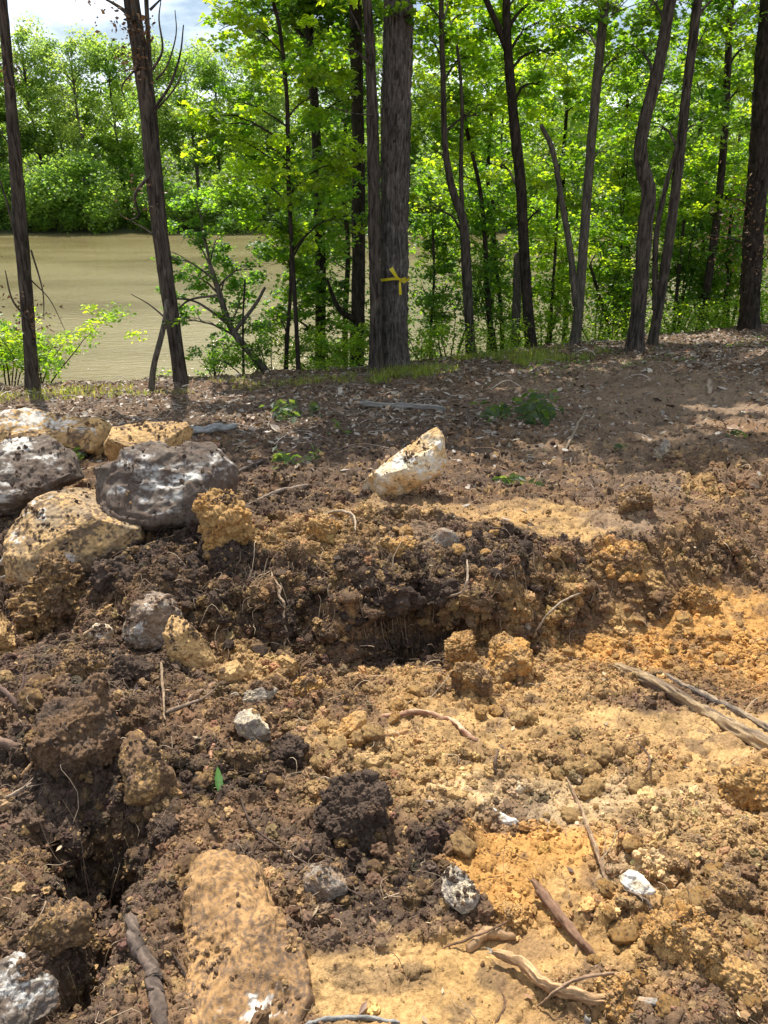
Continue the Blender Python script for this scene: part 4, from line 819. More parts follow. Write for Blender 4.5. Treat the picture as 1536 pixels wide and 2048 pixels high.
def limb(bag, A, B_, r, rs, col=(.5, .5, .5), seg=7, sag=.12):
    n = 12; t = np.linspace(0, 1, n)[:, None]; L_ = np.linalg.norm(B_-A)
    S = A+(B_-A)*t+np.array([0, 0, 1])*L_*sag*np.sin(t*3.14)+.05*L_*np.cumsum(rs.normal(size=(n, 3)), 0)/n*2*np.sin(t*3.14)
    V, F4, F3 = tube_arrays(S, np.linspace(r, r*.25, n), seg); bag.add(V, F4, F3, col); return S

# trees. path: pixels up the trunk, width in pixels, Y: distance of the base (None: where the base pixel meets the ground)
ALLTRUNKS = []
def tree(name, path, wpx, label, bark, Y=None, cat='tree', lean=0., limbs=(), clumps=(), high=(), size=.085, dens=520, group=None, seg=16, ridge=.12, rough=.1, flare=.28, forks=(), seed=1,
         cols=GREENS, rings=None, top=None, extra_limbs=True, shape='maple', dead=(), deadleaves=()):
    rs = np.random.RandomState(seed*31+7); pts = []
    if Y is None: H = hit_f(*path[0]); xq = (path[0][0]-768)/FPX*13.; Yb = min(H[1], np.clip(12.9+.25*xq, 10.7, 14.3))
    else: Yb = Y
    ws = np.interp(np.linspace(0, 1, len(path)), np.linspace(0, 1, len(wpx)), wpx); R = []
    z0 = ray(*path[0])[2]*Yb/ray(*path[0])[1]+CAMZ
    for (a, b), wd in zip(path, ws):
        d = ray(a, b); y = Yb; t = y/d[1]; q = CAM+t*d
        y = Yb+lean*(q[2]-z0); t = y/d[1]; q = CAM+t*d; pts.append(q); R.append(wd/2/FPX*t)
    x0 = pts[0][0]; gz = float(base_h(np.array([x0]), np.array([Yb]))[0])
    first = np.array([x0+(pts[0][0]-pts[1][0])*.1, Yb, gz-.3]); pts = [first]+pts; R = [R[0]*1.08]+R
    if top:      # carries on above the picture
        dv = pts[-1]-pts[-2]; dv /= np.linalg.norm(dv); dv = dv*.6+np.array([0, 0, .4]); dv /= dv[2]
        k = 4; hh = (top+gz-pts[-1][2])/k
        for q in range(k):
            pts.append(pts[-1]+dv*hh+rs.normal(0, .10, 3)*[1, 1, 0]); R.append(R[-1]*.78)
    P = np.array(pts); ln = np.linalg.norm(np.diff(P, axis=0), axis=1).sum(); n = rings or int(ln*(28 if seg >= 20 else 9)); seg = 36 if 20 <= seg < 60 else seg
    # resample by arc length
    cs = np.r_[0, np.cumsum(np.linalg.norm(np.diff(P, axis=0), axis=1))]; S = spline(P, 400)
    cs2 = np.r_[0, np.cumsum(np.linalg.norm(np.diff(S, axis=0), axis=1))]; ti = np.linspace(0, cs2[-1], n)
    S = np.stack([np.interp(ti, cs2, S[:, q]) for q in range(3)], -1); Rn = np.interp(ti, cs, R)
    hgt = S[:, 2]-gz; Rn = Rn*(1+flare*np.exp(-np.clip(hgt, 0, 9)/.16))
    base = np.array([x0, Yb, gz]); root = empty(name, tuple(base)); tag(root, label, cat, group)
    Rn = Rn/(1+ridge*.75)
    V, F4, F3 = tube_arrays(S, Rn, seg, rough, seed, ridge, plates=3.6 if bark is M_shag else (3. if seg >= 20 else 0))
    bg_ = Bag(); bg_.add(V, F4, F3); 
    for (fp, fw) in forks:         # a second stem; first pixel lies on the trunk
        fq = []; fr = []
        for (a, b), wd in zip(fp, np.interp(np.linspace(0, 1, len(fp)), [0, 1], fw)):
            d = ray(a, b); t = (Yb+lean*1.5)/d[1]; fq.append(CAM+t*d); fr.append(wd/2/FPX*t)
        if fp[-1][1] <= 0:
            fq.append(fq[-1]+(fq[-1]-fq[-2])/np.linalg.norm(fq[-1]-fq[-2])*2.5); fr.append(fr[-1]*.5)
        fq = np.array(fq); Sx = spline(fq, 40); V, F4, F3 = tube_arrays(Sx, np.interp(np.linspace(0, 1, 40), np.linspace(0, 1, len(fr)), fr), 10, .1, seed+3, .1); bg_.add(V, F4, F3)
    trunk = bg_.build('trunk', bark, root, True); trunk.location = (0, 0, 0)
    tm = trunk.data; co = np.empty(len(tm.vertices)*3, np.float32); tm.vertices.foreach_get('co', co); co = co.reshape(-1, 3)-base.astype(np.float32); tm.vertices.foreach_set('co', co.ravel()); tm.update()
    cl = []
    for (a, b, rp, dy) in clumps:
        d = ray(a, b); t = (Yb+dy)/d[1]; q = CAM+t*d; cl.append((q[0], q[1], q[2], rp/FPX*t))
    nlow = len(cl)
    for (dx, dy, h, r) in high: cl.append((x0+dx, Yb+dy, gz+h, r))  # unseen leaf clumps above the frame, placed to shade and dapple the bank
    lb = Bag()
    for (x, y, z, r) in cl:
        q = np.array([x, y, z]); k = int(np.argmin(np.abs(S[:, 2]-(z-.35*np.hypot(x-S[:, 0], y-S[:, 1]).min()-.1)))); A = S[k]
        rl = min(Rn[k]*.55, .012+.014*np.linalg.norm(q-A))
        Q = limb(lb, A, q, rl, rs)
        for _ in range(6):
            i0 = rs.randint(5, 11); e_ = q+rs.normal(0, .55, 3)*r*[1, 1, .4]; limb(lb, Q[i0], e_, rl*.35, rs, seg=5)
        lb.V = [v-base for v in lb.V]; lb.build('limb', bark if bark is not M_shag else M_barkd, root); lb = Bag()
    for dp in dead:
        db = Bag()
        fq = []
        for (a, b) in dp[:-1]:
            d = ray(a, b); t = (Yb-.1)/d[1]; fq.append(CAM+t*d)
        fq = np.array(fq); Sx = spline(fq, 16); V, F4, F3 = tube_arrays(Sx, np.linspace(dp[-1]/2/FPX*Yb, dp[-1]/6/FPX*Yb, 16), 6); db.add(V-base, F4, F3)
        db.build('dead_branch', bark, root)
    if 0:
        ob = lb.build('limbs', bark if bark is not M_shag else M_barkd, root); me = ob.data; co = np.empty(len(me.vertices)*3, np.float32); me.vertices.foreach_get('co', co); me.vertices.foreach_set('co', (co.reshape(-1, 3)-base.astype(np.float32)).ravel()); me.update()
    if cl:
        Vs = []; Fs = []; Ks = []; o_ = 0
        for (cc_, dn, sz_) in ((cl[:nlow], dens*3.7, size*.92), (cl[nlow:], 420, .19)):  # unseen high clumps get larger leaves for denser shade
            if not cc_: continue
            V, F, K = clump_leaves(cc_, dn, sz_, rs, cols, shape=shape); Vs.append(V); Fs.append(F+o_); Ks.append(K); o_ += len(V)
        mesh('crown', np.concatenate(Vs)-base, np.concatenate(Fs), M_leaf, root, np.concatenate(Ks), False)
    if deadleaves:
        PP = []
        for (a, b, rp, nn_) in deadleaves:
            d = ray(a, b); t = (Yb-.15)/d[1]; q = CAM+t*d; PP.append(q+rs.normal(0, .5, (nn_, 3))*rp/FPX*t*[1, .4, 1])
        PP = np.concatenate(PP); kc = np.array([(.16, .09, .045), (.22, .14, .08), (.09, .055, .035)])[rs.randint(3, size=len(PP))]
        V, F, K = leaf_cloud(PP, rs.uniform(.03, .08, len(PP)), kc, rs, 1.6, 'oval'); mesh('dead_leaves', V-base, F, M_dead, root, K, False)
    ALLTRUNKS.append((x0, Yb)); return root, S, Rn
G_y = np.array([(.13, .24, .03), (.19, .30, .035), (.095, .195, .03), (.24, .34, .04)]); G_d = np.array([(.06, .14, .028), (.08, .165, .03), (.11, .20, .03)])
# the row of trees on the bank
tree('tree', [(66, 782), (60, 690), (50, 560), (38, 420), (28, 280), (16, 130), (4, -5)], [27, 26, 27, 28, 24, 20, 20], 'dark thin trunk with peeling bark rising at the frame edge by the water', M_barkb, top=11,
     high=[(-.6, -.3, 8.5, 1.2), (-1.2, .3, 7.4, .9)], seed=1, deadleaves=[(60, 640, 60, 40), (90, 640, 50, 30), (30, 600, 60, 40), (20, 150, 30, 30)], dead=[[(60, 620), (40, 520), (18, 420), (-10, 330), 8], [(48, 370), (30, 310), (0, 262), 6], [(62, 500), (85, 580), (88, 640), 4], [(58, 640), (25, 600), (10, 540), 6], [(62, 560), (100, 600), (130, 660), 3]])
tree('tree', [(362, 768), (352, 690), (336, 580), (320, 460), (306, 330), (296, 220), (280, 110), (262, -5)], [26, 30, 32, 36, 34, 32], 'bare leaning trunk with dead twigs in front of the open river', M_barkb, top=12,
     high=[(-.8, .2, 9, 1.1), (.5, 0, 10.5, 1.3), (-1.3, -.4, 9.6, .9), (-.2, -.6, 9.6, 1.1)], forks=[([(309, 330), (304, 220), (298, 110), (292, -10)], [12, 9])], seed=2, deadleaves=[(268, 60, 40, 120), (275, 130, 40, 90), (290, 400, 50, 40), (220, 20, 60, 50)],
     dead=[[(310, 215), (340, 170), (360, 110), (367, 50), 6], [(312, 160), (335, 130), (352, 70), (350, 20), 4], [(308, 225), (350, 175), (375, 115), 4], [(305, 140), (325, 100), (318, 40), (322, 0), 5], [(270, 40), (240, 15), (205, -5), 9], [(300, 350), (270, 390), (278, 430), (262, 440), 7],
           [(322, 480), (285, 455), (240, 430), 4], [(335, 640), (300, 610), (262, 588), 4], [(280, 130), (245, 170), (250, 200), 4], [(300, 20), (330, -10), 5]])
tree('sapling', [(303, 782), (307, 735), (318, 690), (330, 640), (334, 600)], [11, 12, 11, 9], 'short pale curved stem against the foot of the bare leaning trunk', M_barkg, cat='sapling', seed=3, clumps=[(345, 640, 16, -.2)])
tree('maple_tree', [(597, 742), (592, 640), (584, 500), (577, 360), (574, 200), (560, 60), (545, -5)], [9, 9, 9, 8, 8], 'slender maple hung with bright leaf sprays over the river', M_barkd, Y=12.4, top=8,
     clumps=[(470, 210, 75, .3), (560, 150, 90, .5), (440, 60, 50, .6), (520, 50, 80, 0), (640, 90, 90, .8), (420, 250, 60, -.3), (520, 300, 95, .2), (630, 260, 95, .6), (390, 240, 40, 0), (480, 360, 80, .6), (600, 370, 90, -.2), (540, 440, 80, .4), (640, 450, 85, .8), (570, 520, 60, .7), (640, 190, 80, -.3), (400, 290, 36, .1), (690, 330, 60, .6), (690, 440, 50, .6)],
     high=[(0, 0, 6.5, 1.5), (.8, 0, 8, 1.3), (-.8, .3, 7.6, 1.1)], size=.085, dens=620, cols=G_y, seed=4)
tree('maple_tree', [(572, 748), (574, 680), (580, 600), (582, 500)], [9, 9, 7, 6], 'thin dark sapling close beside the slender maple stem', M_barkd, Y=12.8, clumps=[(560, 640, 40, .3), (600, 560, 50, .5)], size=.09, seed=5)
tree('maple_tree', [(640, 710), (642, 560), (638, 420), (634, 300), (625, 150), (615, -5)], [22, 22, 20, 16], 'dark trunk behind dense leaves midway between slender maple and shaggy trunk', M_barkd, Y=15, top=9,
     clumps=[(600, 470, 110, .5), (660, 560, 70, -.4), (610, 610, 80, 0), (560, 30, 110, 1), (700, 60, 90, 1), (650, 350, 110, .6), (700, 200, 90, .4), (545, 640, 50, -.5), (500, 30, 70, 1.5), (600, 0, 100, .4), (660, 20, 80, -.3), (740, 40, 60, -.6)], high=[(0, .5, 7.6, 1.6)], size=.09, cols=G_d, seed=6)
tree('tree', [(714, 712), (716, 600), (717, 420), (716, 250), (712, 100), (708, -5)], [30, 28, 26, 26], 'dark straight trunk just behind the brown twin trunk', M_barkd, Y=14.2, top=11, clumps=[(690, 620, 40, .2), (680, 500, 45, .4), (700, 30, 80, .3)], high=[(0, 0, 8, 1.4)], seed=7,
     dead=[[(710, 640), (680, 620), (665, 590), (655, 560), 14]])
tree('tree', [(752, 742), (752, 640), (749, 520), (748, 400), (746, 280), (742, 150), (733, -5)], [30, 24, 24, 28, 22, 18], 'brown twin trunk growing against the big shaggy trunk', M_barkb, Y=11.9, top=12, ridge=.2, flare=.35, seg=20, high=[(-.8, -.4, 8.5, 1.4), (-.3, .6, 10, 1.4)], seed=8,
     dead=[[(742, 130), (715, 105), (690, 98), 6], [(740, 110), (720, 60), (700, 20), 5], [(745, 230), (700, 225), (620, 198), 3]])
big, bigS, bigR = tree('shagbark_hickory', [(787, 742), (787, 660), (788, 560), (789, 430), (791, 300), (794, 150), (797, -5)], [60, 57, 58, 57, 59, 61], 'biggest trunk with shaggy grey bark and the yellow ribbon', M_shag, Y=12.2, top=14, seg=64, rings=520, ridge=.26, rough=.08, flare=.42,
     clumps=[(800, 6, 30, -.3), (820, 30, 26, -.3)], high=[(-1.6, -.5, 6, .8), (1.5, -1, 6.6, .8), (-2.4, 0, 7, .9), (.6, .2, 8, 1.4), (-.5, -.6, 9.5, 1.5), (.3, -.8, 11, 1.4), (1.2, 1, 10, 1.2)], seed=9)
tree('tree', [(942, 712), (937, 620), (932, 520), (926, 440), (905, 380), (890, 290), (886, 150), (883, -5)], [21, 20, 22, 17, 14, 11, 10], 'forked trunk with a bend, first beyond the shaggy tree', M_barkb, top=9, forks=[([(926, 460), (922, 340), (924, 200), (914, 90)], [10, 5])],
     clumps=[(870, 300, 70, .4), (890, 200, 80, .6), (930, 120, 80, .8), (860, 80, 70, 1), (940, 30, 90, 1), (850, 10, 70, .3), (900, 0, 70, 1.5), (870, 420, 70, .8), (960, 230, 80, .5)], high=[(0, 0, 7.2, 1.3)], cols=G_y, seed=10)
tree('tree', [(985, 700), (975, 600), (970, 480), (960, 380), (940, 290), (925, 220)], [11, 10, 8, 7], 'thin dark sapling leaning between the forked trunk and the broken snag', M_barkd, Y=14, clumps=[(940, 420, 80, .4), (990, 460, 70, .2), (900, 520, 60, .5), (930, 230, 70, .4)], seed=11)
tree('snag', [(1031, 702), (1032, 640), (1034, 580), (1035, 508)], [20, 18, 17, 15], 'broken off snag standing among leaves near the water', M_barkg, Y=13.8, cat='dead tree', seed=12)
tree('tree', [(1062, 698), (1056, 620), (1048, 500), (1042, 380), (1032, 280), (1022, 180), (1016, 100), (1013, -5)], [24, 22, 22, 22, 22, 20, 18, 16], 'straight dark trunk that splits in two high above the snag', M_barkd, top=11, seg=18, forks=[([(1017, 110), (995, 50), (968, -10)], [13, 11])],
     clumps=[(1060, 60, 80, 1), (1000, 330, 70, 1), (1080, 170, 90, .8), (1080, 420, 80, .6), (960, 60, 80, .6), (1040, 0, 90, .5), (1110, 10, 90, 1.2), (1100, 110, 80, .6)], high=[(0, 0, 8, 1.4), (-.8, .5, 9.5, 1.2)], cols=G_y, seed=13)
tree('tree', [(1150, 690), (1158, 610), (1166, 500), (1175, 380), (1184, 270), (1197, 130), (1208, 20), (1210, -5)], [22, 20, 19, 19, 20, 18], 'pale grey slanting trunk with a vine clad top', M_barkg, top=11, clumps=[(1208, 20, 36, -.1), (1150, 60, 60, .8), (1240, 120, 70, .8), (1200, 300, 60, 1), (1170, 0, 80, .8), (1250, 20, 80, .6)], high=[(0, 0, 8, 1.4)], forks=[([(1152, 610), (1140, 500), (1120, 380), (1105, 300), (1082, 250)], [14, 8])], seed=14)
tree('tree', [(1268, 706), (1275, 640), (1283, 550), (1291, 450), (1297, 385), (1288, 345), (1281, 300), (1290, 240), (1310, 165), (1328, 80), (1342, -5)], [36, 30, 29, 28, 29, 27, 25, 24, 23, 23], 'crooked trunk bending in an s shape on the right hand bank', M_barkb, top=11, seg=28, ridge=.16, flare=.35, high=[(0, 0, 8.4, 1.4), (.9, -.4, 9.6, 1.3)], clumps=[(1290, 110, 60, 1.2), (1300, 10, 80, .8)], seed=15)
tree('tree', [(1304, 692), (1320, 600), (1337, 490), (1350, 390), (1362, 290), (1372, 190), (1385, 90), (1396, -5)], [20, 20, 19, 19], 'slanting brown trunk right behind the crooked one', M_barkb, top=11, clumps=[(1400, 90, 80, 1), (1370, 10, 80, .5), (1450, 0, 90, .8), (1320, 260, 70, 1), (1400, 250, 80, .6)], high=[(.5, 0, 8, 1.3)], forks=[([(1310, 620), (1312, 480), (1330, 380), (1355, 290)], [12, 8])], seed=16)
tree('tree', [(1398, 668), (1412, 590), (1428, 480), (1440, 380), (1450, 250), (1456, 120), (1462, 0)], [17, 16, 15, 13], 'dark narrow trunk next before the thick trunk at the edge', M_barkd, Y=14.8, top=9, clumps=[(1440, 330, 90, .4), (1480, 180, 90, .4), (1380, 420, 80, .4), (1440, 60, 90, .6), (1500, 360, 80, .8), (1520, 20, 80, .6), (1500, 100, 70, .8)], high=[(0, 0, 7.4, 1.4)], cols=G_y, seed=17)
tree('tree', [(1497, 664), (1502, 560), (1508, 450), (1517, 350), (1524, 240), (1532, 120), (1540, -5)], [38, 38, 42, 44, 40], 'thick dark trunk with dead brown leaves at the frame edge', M_barkd, Y=13.4, top=12, seg=28, ridge=.18, flare=.25, high=[(0, 0, 8.5, 1.6), (-1, -.5, 10, 1.4)], seed=18, deadleaves=[(1500, 450, 90, 260), (1480, 400, 60, 80), (1520, 530, 60, 120)],
     dead=[[(1505, 500), (1470, 480), (1420, 470), 5], [(1508, 430), (1480, 400), (1450, 400), 4], [(1510, 540), (1540, 500), 4]])
for q, (path, w_, lab, Yq, cl) in enumerate([
    ([(1100, 690), (1104, 600), (1112, 480), (1118, 330)], [7, 5], 'hair thin dark sapling between split trunk and grey trunk', 14.2, [(1115, 330, 60, .5), (1105, 470, 70, .3), (1090, 560, 60, .4)]),
    ([(1005, 700), (1000, 600), (990, 500), (985, 400)], [9, 7], 'thin dark sapling just before the broken snag', 14.6, [(1000, 400, 70, .3), (985, 540, 60, .2)]),
    ([(1225, 690), (1212, 640), (1195, 580), (1180, 530)], [8, 6], 'leaning thin sapling crossing behind the pale grey trunk', 14.5, [(1215, 480, 80, .5), (1230, 580, 70, .3)]),
    ([(1345, 680), (1352, 600), (1360, 520), (1368, 440)], [8, 6], 'thin dark sapling beyond the slanting brown trunk', 15.0, [(1350, 520, 80, .5), (1380, 600, 70, .2)]),
    ([(1445, 672), (1450, 600), (1455, 520), (1462, 430)], [8, 6], 'thin sapling between the narrow trunk and the thick edge trunk', 15.2, [(1450, 500, 80, .3), (1460, 610, 70, .2)]),
    ([(860, 720), (862, 650), (868, 560), (866, 460)], [6, 5], 'thin pale sapling next to the shaggy tree among low leaves', 14.0, [(860, 480, 60, .4), (870, 590, 60, .3), (850, 370, 50, .6)]),
    ([(1245, 690), (1243, 620), (1240, 560), (1243, 480)], [7, 5], 'dark sapling almost touching the crooked trunk', 15.5, [(1245, 420, 80, .5), (1235, 300, 80, .8), (1250, 210, 80, .5)])]):
    tree('sapling', path, w_, lab, M_barkd, Y=Yq, cat='sapling', clumps=cl, seed=30+q, dens=480, seg=7, cols=G_d if q % 2 else G_y)
# understory trees standing lower on the slope, whose crowns fill the gaps
for q, (x_, Yq, lab, cl, cg) in enumerate([
    (980, 17.5, 'broad leafy understory tree behind the forked trunk', [(900, 350, 100, 0), (1000, 250, 110, .5), (940, 150, 110, 0), (1030, 400, 100, 0), (880, 470, 90, .5), (960, 540, 80, 0), (1040, 130, 100, .3), (900, 60, 110, .5)], G_y),
    (1130, 18.5, 'pale leafy understory tree between the split and grey trunks', [(1100, 330, 110, 0), (1160, 430, 110, .4), (1120, 200, 110, 0), (1200, 200, 100, 0), (1120, 520, 90, 0), (1060, 500, 80, 0), (1130, 90, 110, .4)], G_y),
    (1250, 17, 'dense green understory tree behind the crooked trunk', [(1240, 370, 110, 0), (1300, 480, 100, .4), (1220, 490, 90, 0), (1290, 200, 100, 0), (1250, 90, 100, 0), (1330, 330, 90, 0)], G_d),
    (1400, 17.5, 'wide shaded understory tree behind the narrow dark trunk', [(1390, 350, 110, 0), (1450, 450, 110, .4), (1380, 500, 100, 0), (1480, 260, 110, 0), (1400, 170, 100, 0), (1510, 120, 100, 0), (1350, 90, 90, 0), (1500, 530, 90, 0), (1420, 560, 80, 0)], G_d),
    (690, 17, 'leafy understory tree glimpsed behind the dark straight trunk', [(680, 420, 90, 0), (640, 520, 80, 0), (690, 270, 90, .4), (620, 130, 100, 0), (740, 100, 80, 0), (600, 560, 60, 0)], G_d)]):
    tree('understory_tree', [(x_, 660), (x_+6, 500), (x_-4, 350), (x_+5, 200)], [12, 6], lab, M_barkd, Y=Yq, clumps=cl, seed=50+q, dens=300, size=.10, seg=8, cols=cg, group='understory trees on the river slope')
# pale leaning shrub over the water left of the maple, and low bushes
tree('leaning_shrub', [(535, 748), (500, 705), (462, 655), (440, 590), (420, 530)], [16, 14, 13, 8], 'leaning pale stemmed shrub with bright leaves over the river', M_barkg, Y=12.6, cat='shrub', clumps=[(400, 420, 62, .3), (370, 470, 50, .2), (430, 480, 60, .4), (340, 520, 36, 0), (380, 555, 55, .2), (450, 560, 55, .3), (390, 390, 40, .2), (330, 600, 30, 0), (430, 630, 45, .2), (480, 610, 40, .4), (375, 640, 34, .1), (500, 540, 50, .5)],
     forks=[([(470, 662), (510, 610), (530, 575)], [8, 5]), ([(440, 590), (380, 600), (345, 630)], [5, 3])], size=.07, dens=900, cols=np.array([(.10, .21, .045), (.13, .25, .05), (.085, .185, .045)]), seed=61)
tree('sapling', [(487, 740), (486, 640), (490, 560)], [5, 4], 'straight wispy sapling crossing the leaning shrub', M_barkd, Y=12.0, cat='sapling', clumps=[(490, 700, 26, 0), (430, 720, 30, .2)], seed=62, size=.06, seg=6)
def bush(px, Y, h, wd, label, seed, cols=G_y, size=.06, dens=700, name='bush', z=None, nst=7, group=None):
    rs = np.random.RandomState(seed); x = (px-768)/FPX*(Y*math.cos(PITCH)+(CAMZ+1.5)*math.sin(PITCH)); gz = float(base_h(np.array([x]), np.array([Y]))[0])
    root = empty(name, (x, Y, gz)); tag(root, label, 'bush', group); sb = Bag(); cl = []
    for q in range(nst):
        e_ = np.array([rs.normal(0, wd*.45), rs.normal(0, wd*.35), h*rs.uniform(.45, 1)]); S = limb(sb, np.array([rs.normal(0, .04), rs.normal(0, .04), -.05]), e_, .008+.004*h, rs, seg=5, sag=.05)
        cl.append((*e_, wd*rs.uniform(.3, .5))); m = S[7]; cl.append((*m, wd*.3))
    sb.build('stems', M_barkd, root); V, F, K = clump_leaves(cl, dens*4, size, rs, cols, .6, 'oval' if seed % 2 else 'maple', .7); mesh('foliage', V, F, M_leaf, root, K, False); return root
bush(80, 12.0, 1.1, 1.2, 'bright green bush at the frame edge behind the dark thin trunk', 71, G_y, .075, 330)
bush(15, 12.4, 1.9, .9, 'taller bush cut off by the frame edge beside the river', 72, G_y, .07, 300)
bush(430, 12.7, .8, .7, 'low bush at the foot of the bare leaning trunk', 73, G_d)
bush(540, 12.9, .9, .8, 'low dark bush under the slender maple', 75, G_d)
bush(640, 13.2, .9, .9, 'sunlit low bush in front of the dark hidden trunk', 77, G_y)
bush(705, 13.2, .8, .6, 'yellow green bush beside the brown twin trunk', 79, G_y)
bush(850, 13.4, .9, .7, 'yellow green bush just beyond the shaggy tree', 81, G_y)
bush(900, 14.2, 2.4, 1.2, 'tall loose bush before the forked trunk', 83, G_d, .07, 380)
bush(1000, 14.3, 2.3, 1.2, 'loose bush wrapped about the broken snag', 85, G_d, .07, 380)
bush(1090, 14.4, 2.0, 1.1, 'leafy bush at the base of the split trunk', 87, G_y)
bush(1190, 14.6, 2.4, 1.2, 'bush at the foot of the pale grey trunk', 89, G_y, .07, 380)
bush(1235, 15.2, 3.0, 1.3, 'tall dark bush behind the crooked trunk', 91, G_d, .08, 330)
bush(1350, 15.2, 2.8, 1.3, 'bush at the foot of the slanting brown trunk', 93, G_d, .08, 330)
bush(1450, 15.4, 2.8, 1.3, 'bush filling the space before the thick edge trunk', 95, G_d, .08, 330)
bush(1530, 15.2, 2.6, 1.2, 'bush cut off by the frame edge behind the thick trunk', 97, G_y, .08, 330)
# grass and seedlings on the crest, leaves of small plants
def cover(name, n, cx, cy, sx, sy, h, kind, cols, seed, size=.045):
    rs = np.random.RandomState(seed); x = rs.uniform(-1, 1, n)*sx+cx; y = rs.uniform(-1, 1, n)*sy+cy+(.25*x if sy < 2 else 0)
    keep = fbm(np.stack([x, y], -1)*1.3, 3, seed) > -.08; x, y = x[keep], y[keep]; n = len(x); z = base_h(x, y); K = cols[rs.randint(len(cols), size=n)]*rs.uniform(.7, 1.3, (n, 1))
    if kind == 'grass':
        a = rs.uniform(0, 6.283, n); L_ = h*rs.uniform(.4, 1.2, n); b = rs.uniform(.1, .8, n); d = np.stack([np.cos(a), np.sin(a), 0*a], -1); s = np.stack([-np.sin(a), np.cos(a), 0*a], -1)*.004
        B0 = np.stack([x, y, z], -1); mid = B0+d*(b*L_*.35)[:, None]+np.array([0, 0, 1])*(L_*.6)[:, None]; tip = B0+d*(b*L_)[:, None]+np.array([0, 0, 1])*(L_*(1-b*.3))[:, None]
        V = np.stack([B0-s, B0+s, mid+s*.8, mid-s*.8, tip], 1).reshape(-1, 3); o_ = np.arange(n)[:, None]*5
        return tag(mesh(name, V, [np.array([[0, 1, 2, 3]])+o_, np.array([[3, 2, 4]])+o_], M_leaf, None, np.repeat(K, 5, 0), False), kind='stuff')
    P = np.stack([x, y, z+h*rs.rand(n)**1.3], -1); V, F, K = leaf_cloud(P, size*rs.uniform(.5, 1.3, n), K, rs, .6, 'oval')
    return tag(mesh(name, V, F, M_leaf, None, K, False), kind='stuff')
cover('grass', 7000, 1.6, 11.6, 1.9, .8, .14, 'grass', np.array([(.16, .22, .06), (.22, .24, .09), (.12, .18, .05)]), 601)
cover('grass', 4200, -3.6, 11.5, 3.2, .5, .10, 'grass', np.array([(.13, .18, .06), (.20, .2, .1)]), 602)
cover('ground_cover', 26000, 4.3, 13.1, 4.2, .8, .55, 'leaf', G_y, 603, .05)
cover('ground_cover', 3500, -1.9, 12.8, 1.6, .5, .2, 'leaf', G_y, 604, .05)
cover('ground_cover', 1500, 4.5, 10.3, 2.6, .9, .04, 'leaf', G_d, 605, .05)
cover('undergrowth', 34000, 4.5, 15.6, 6, 1.3, 2.6, 'leaf', G_d, 606, .10)
cover('undergrowth', 7000, -4.0, 15.6, 3.8, .8, .5, 'leaf', G_d, 607, .09)

# wilted green sprays thrown on the ground
def sprig(px, py, rx, ry, n, label, seed, s=.06, lift=.1, name='leafy_sprig'):
    rs = np.random.RandomState(seed); P = []
    for _ in range(n):
        H = hit_f(px+rs.normal()*rx*.5, py+rs.normal()*ry*.5, base_h); P.append(np.array([H[0], H[1], float(full_h(H[0:1], H[1:2])[0])+.03+lift*rs.rand()]))
    P = np.array(P); c = P.mean(0); cols = np.array([(.035, .07, .03), (.055, .095, .045), (.075, .11, .06)])[rs.randint(3, size=n)]
    V, F, K = leaf_cloud(P, s*rs.uniform(.6, 1.4, n), cols, rs, .9, 'oval')
    b_ = Bag(); b_.add(V, None, F, K)
    for q in range(5):
        A = P[rs.randint(n)]; B_ = P.mean(0); S = np.linspace(0, 1, 8)[:, None]*(B_-A)+A; v, f4, f3 = tube_arrays(S, np.full(8, .003), 5); b_.add(v, f4, f3, (.12, .14, .05))
    return tag(b_.build(name, M_leaf, None, False, tuple(c)), label, 'leafy sprig')
def shift_loc(o): return o
sprig(1070, 842, 44, 17, 120, 'largest heap of wilted green leaves on the open bank', 801, .10, .22)
sprig(990, 836, 34, 12, 80, 'pale wilted leaves spread beside the largest green heap', 802, .09, .08)
sprig(572, 842, 24, 12, 60, 'small bunch of green leaves in shade above the thin log', 803, .09, .14)
sprig(628, 836, 20, 8, 16, 'few scattered green leaves next to the small shaded bunch', 804, .07)
sprig(575, 942, 34, 8, 26, 'thin green sprig by the grey branch on the shaded bank', 805, .06, .06)
sprig(628, 938, 14, 6, 10, 'tiny green sprig touching the thin green sprig', 806, .05)
sprig(680, 878, 30, 7, 12, 'dim green leaves on the bank above the wedge shaped boulder', 807, .06)
sprig(1025, 980, 34, 7, 20, 'faded green sprig below the small flat grey stone', 808, .06, .04)
sprig(1468, 882, 24, 5, 10, 'green sprig lying on the bare pinkish dirt', 809, .07, .03)
sprig(1238, 902, 12, 6, 6, 'pale torn leaf beside the half buried rounded stone', 810, .06, .03)
sprig(152, 932, 16, 6, 12, 'green sprig caught between two dark boulders', 811, .06, .08)

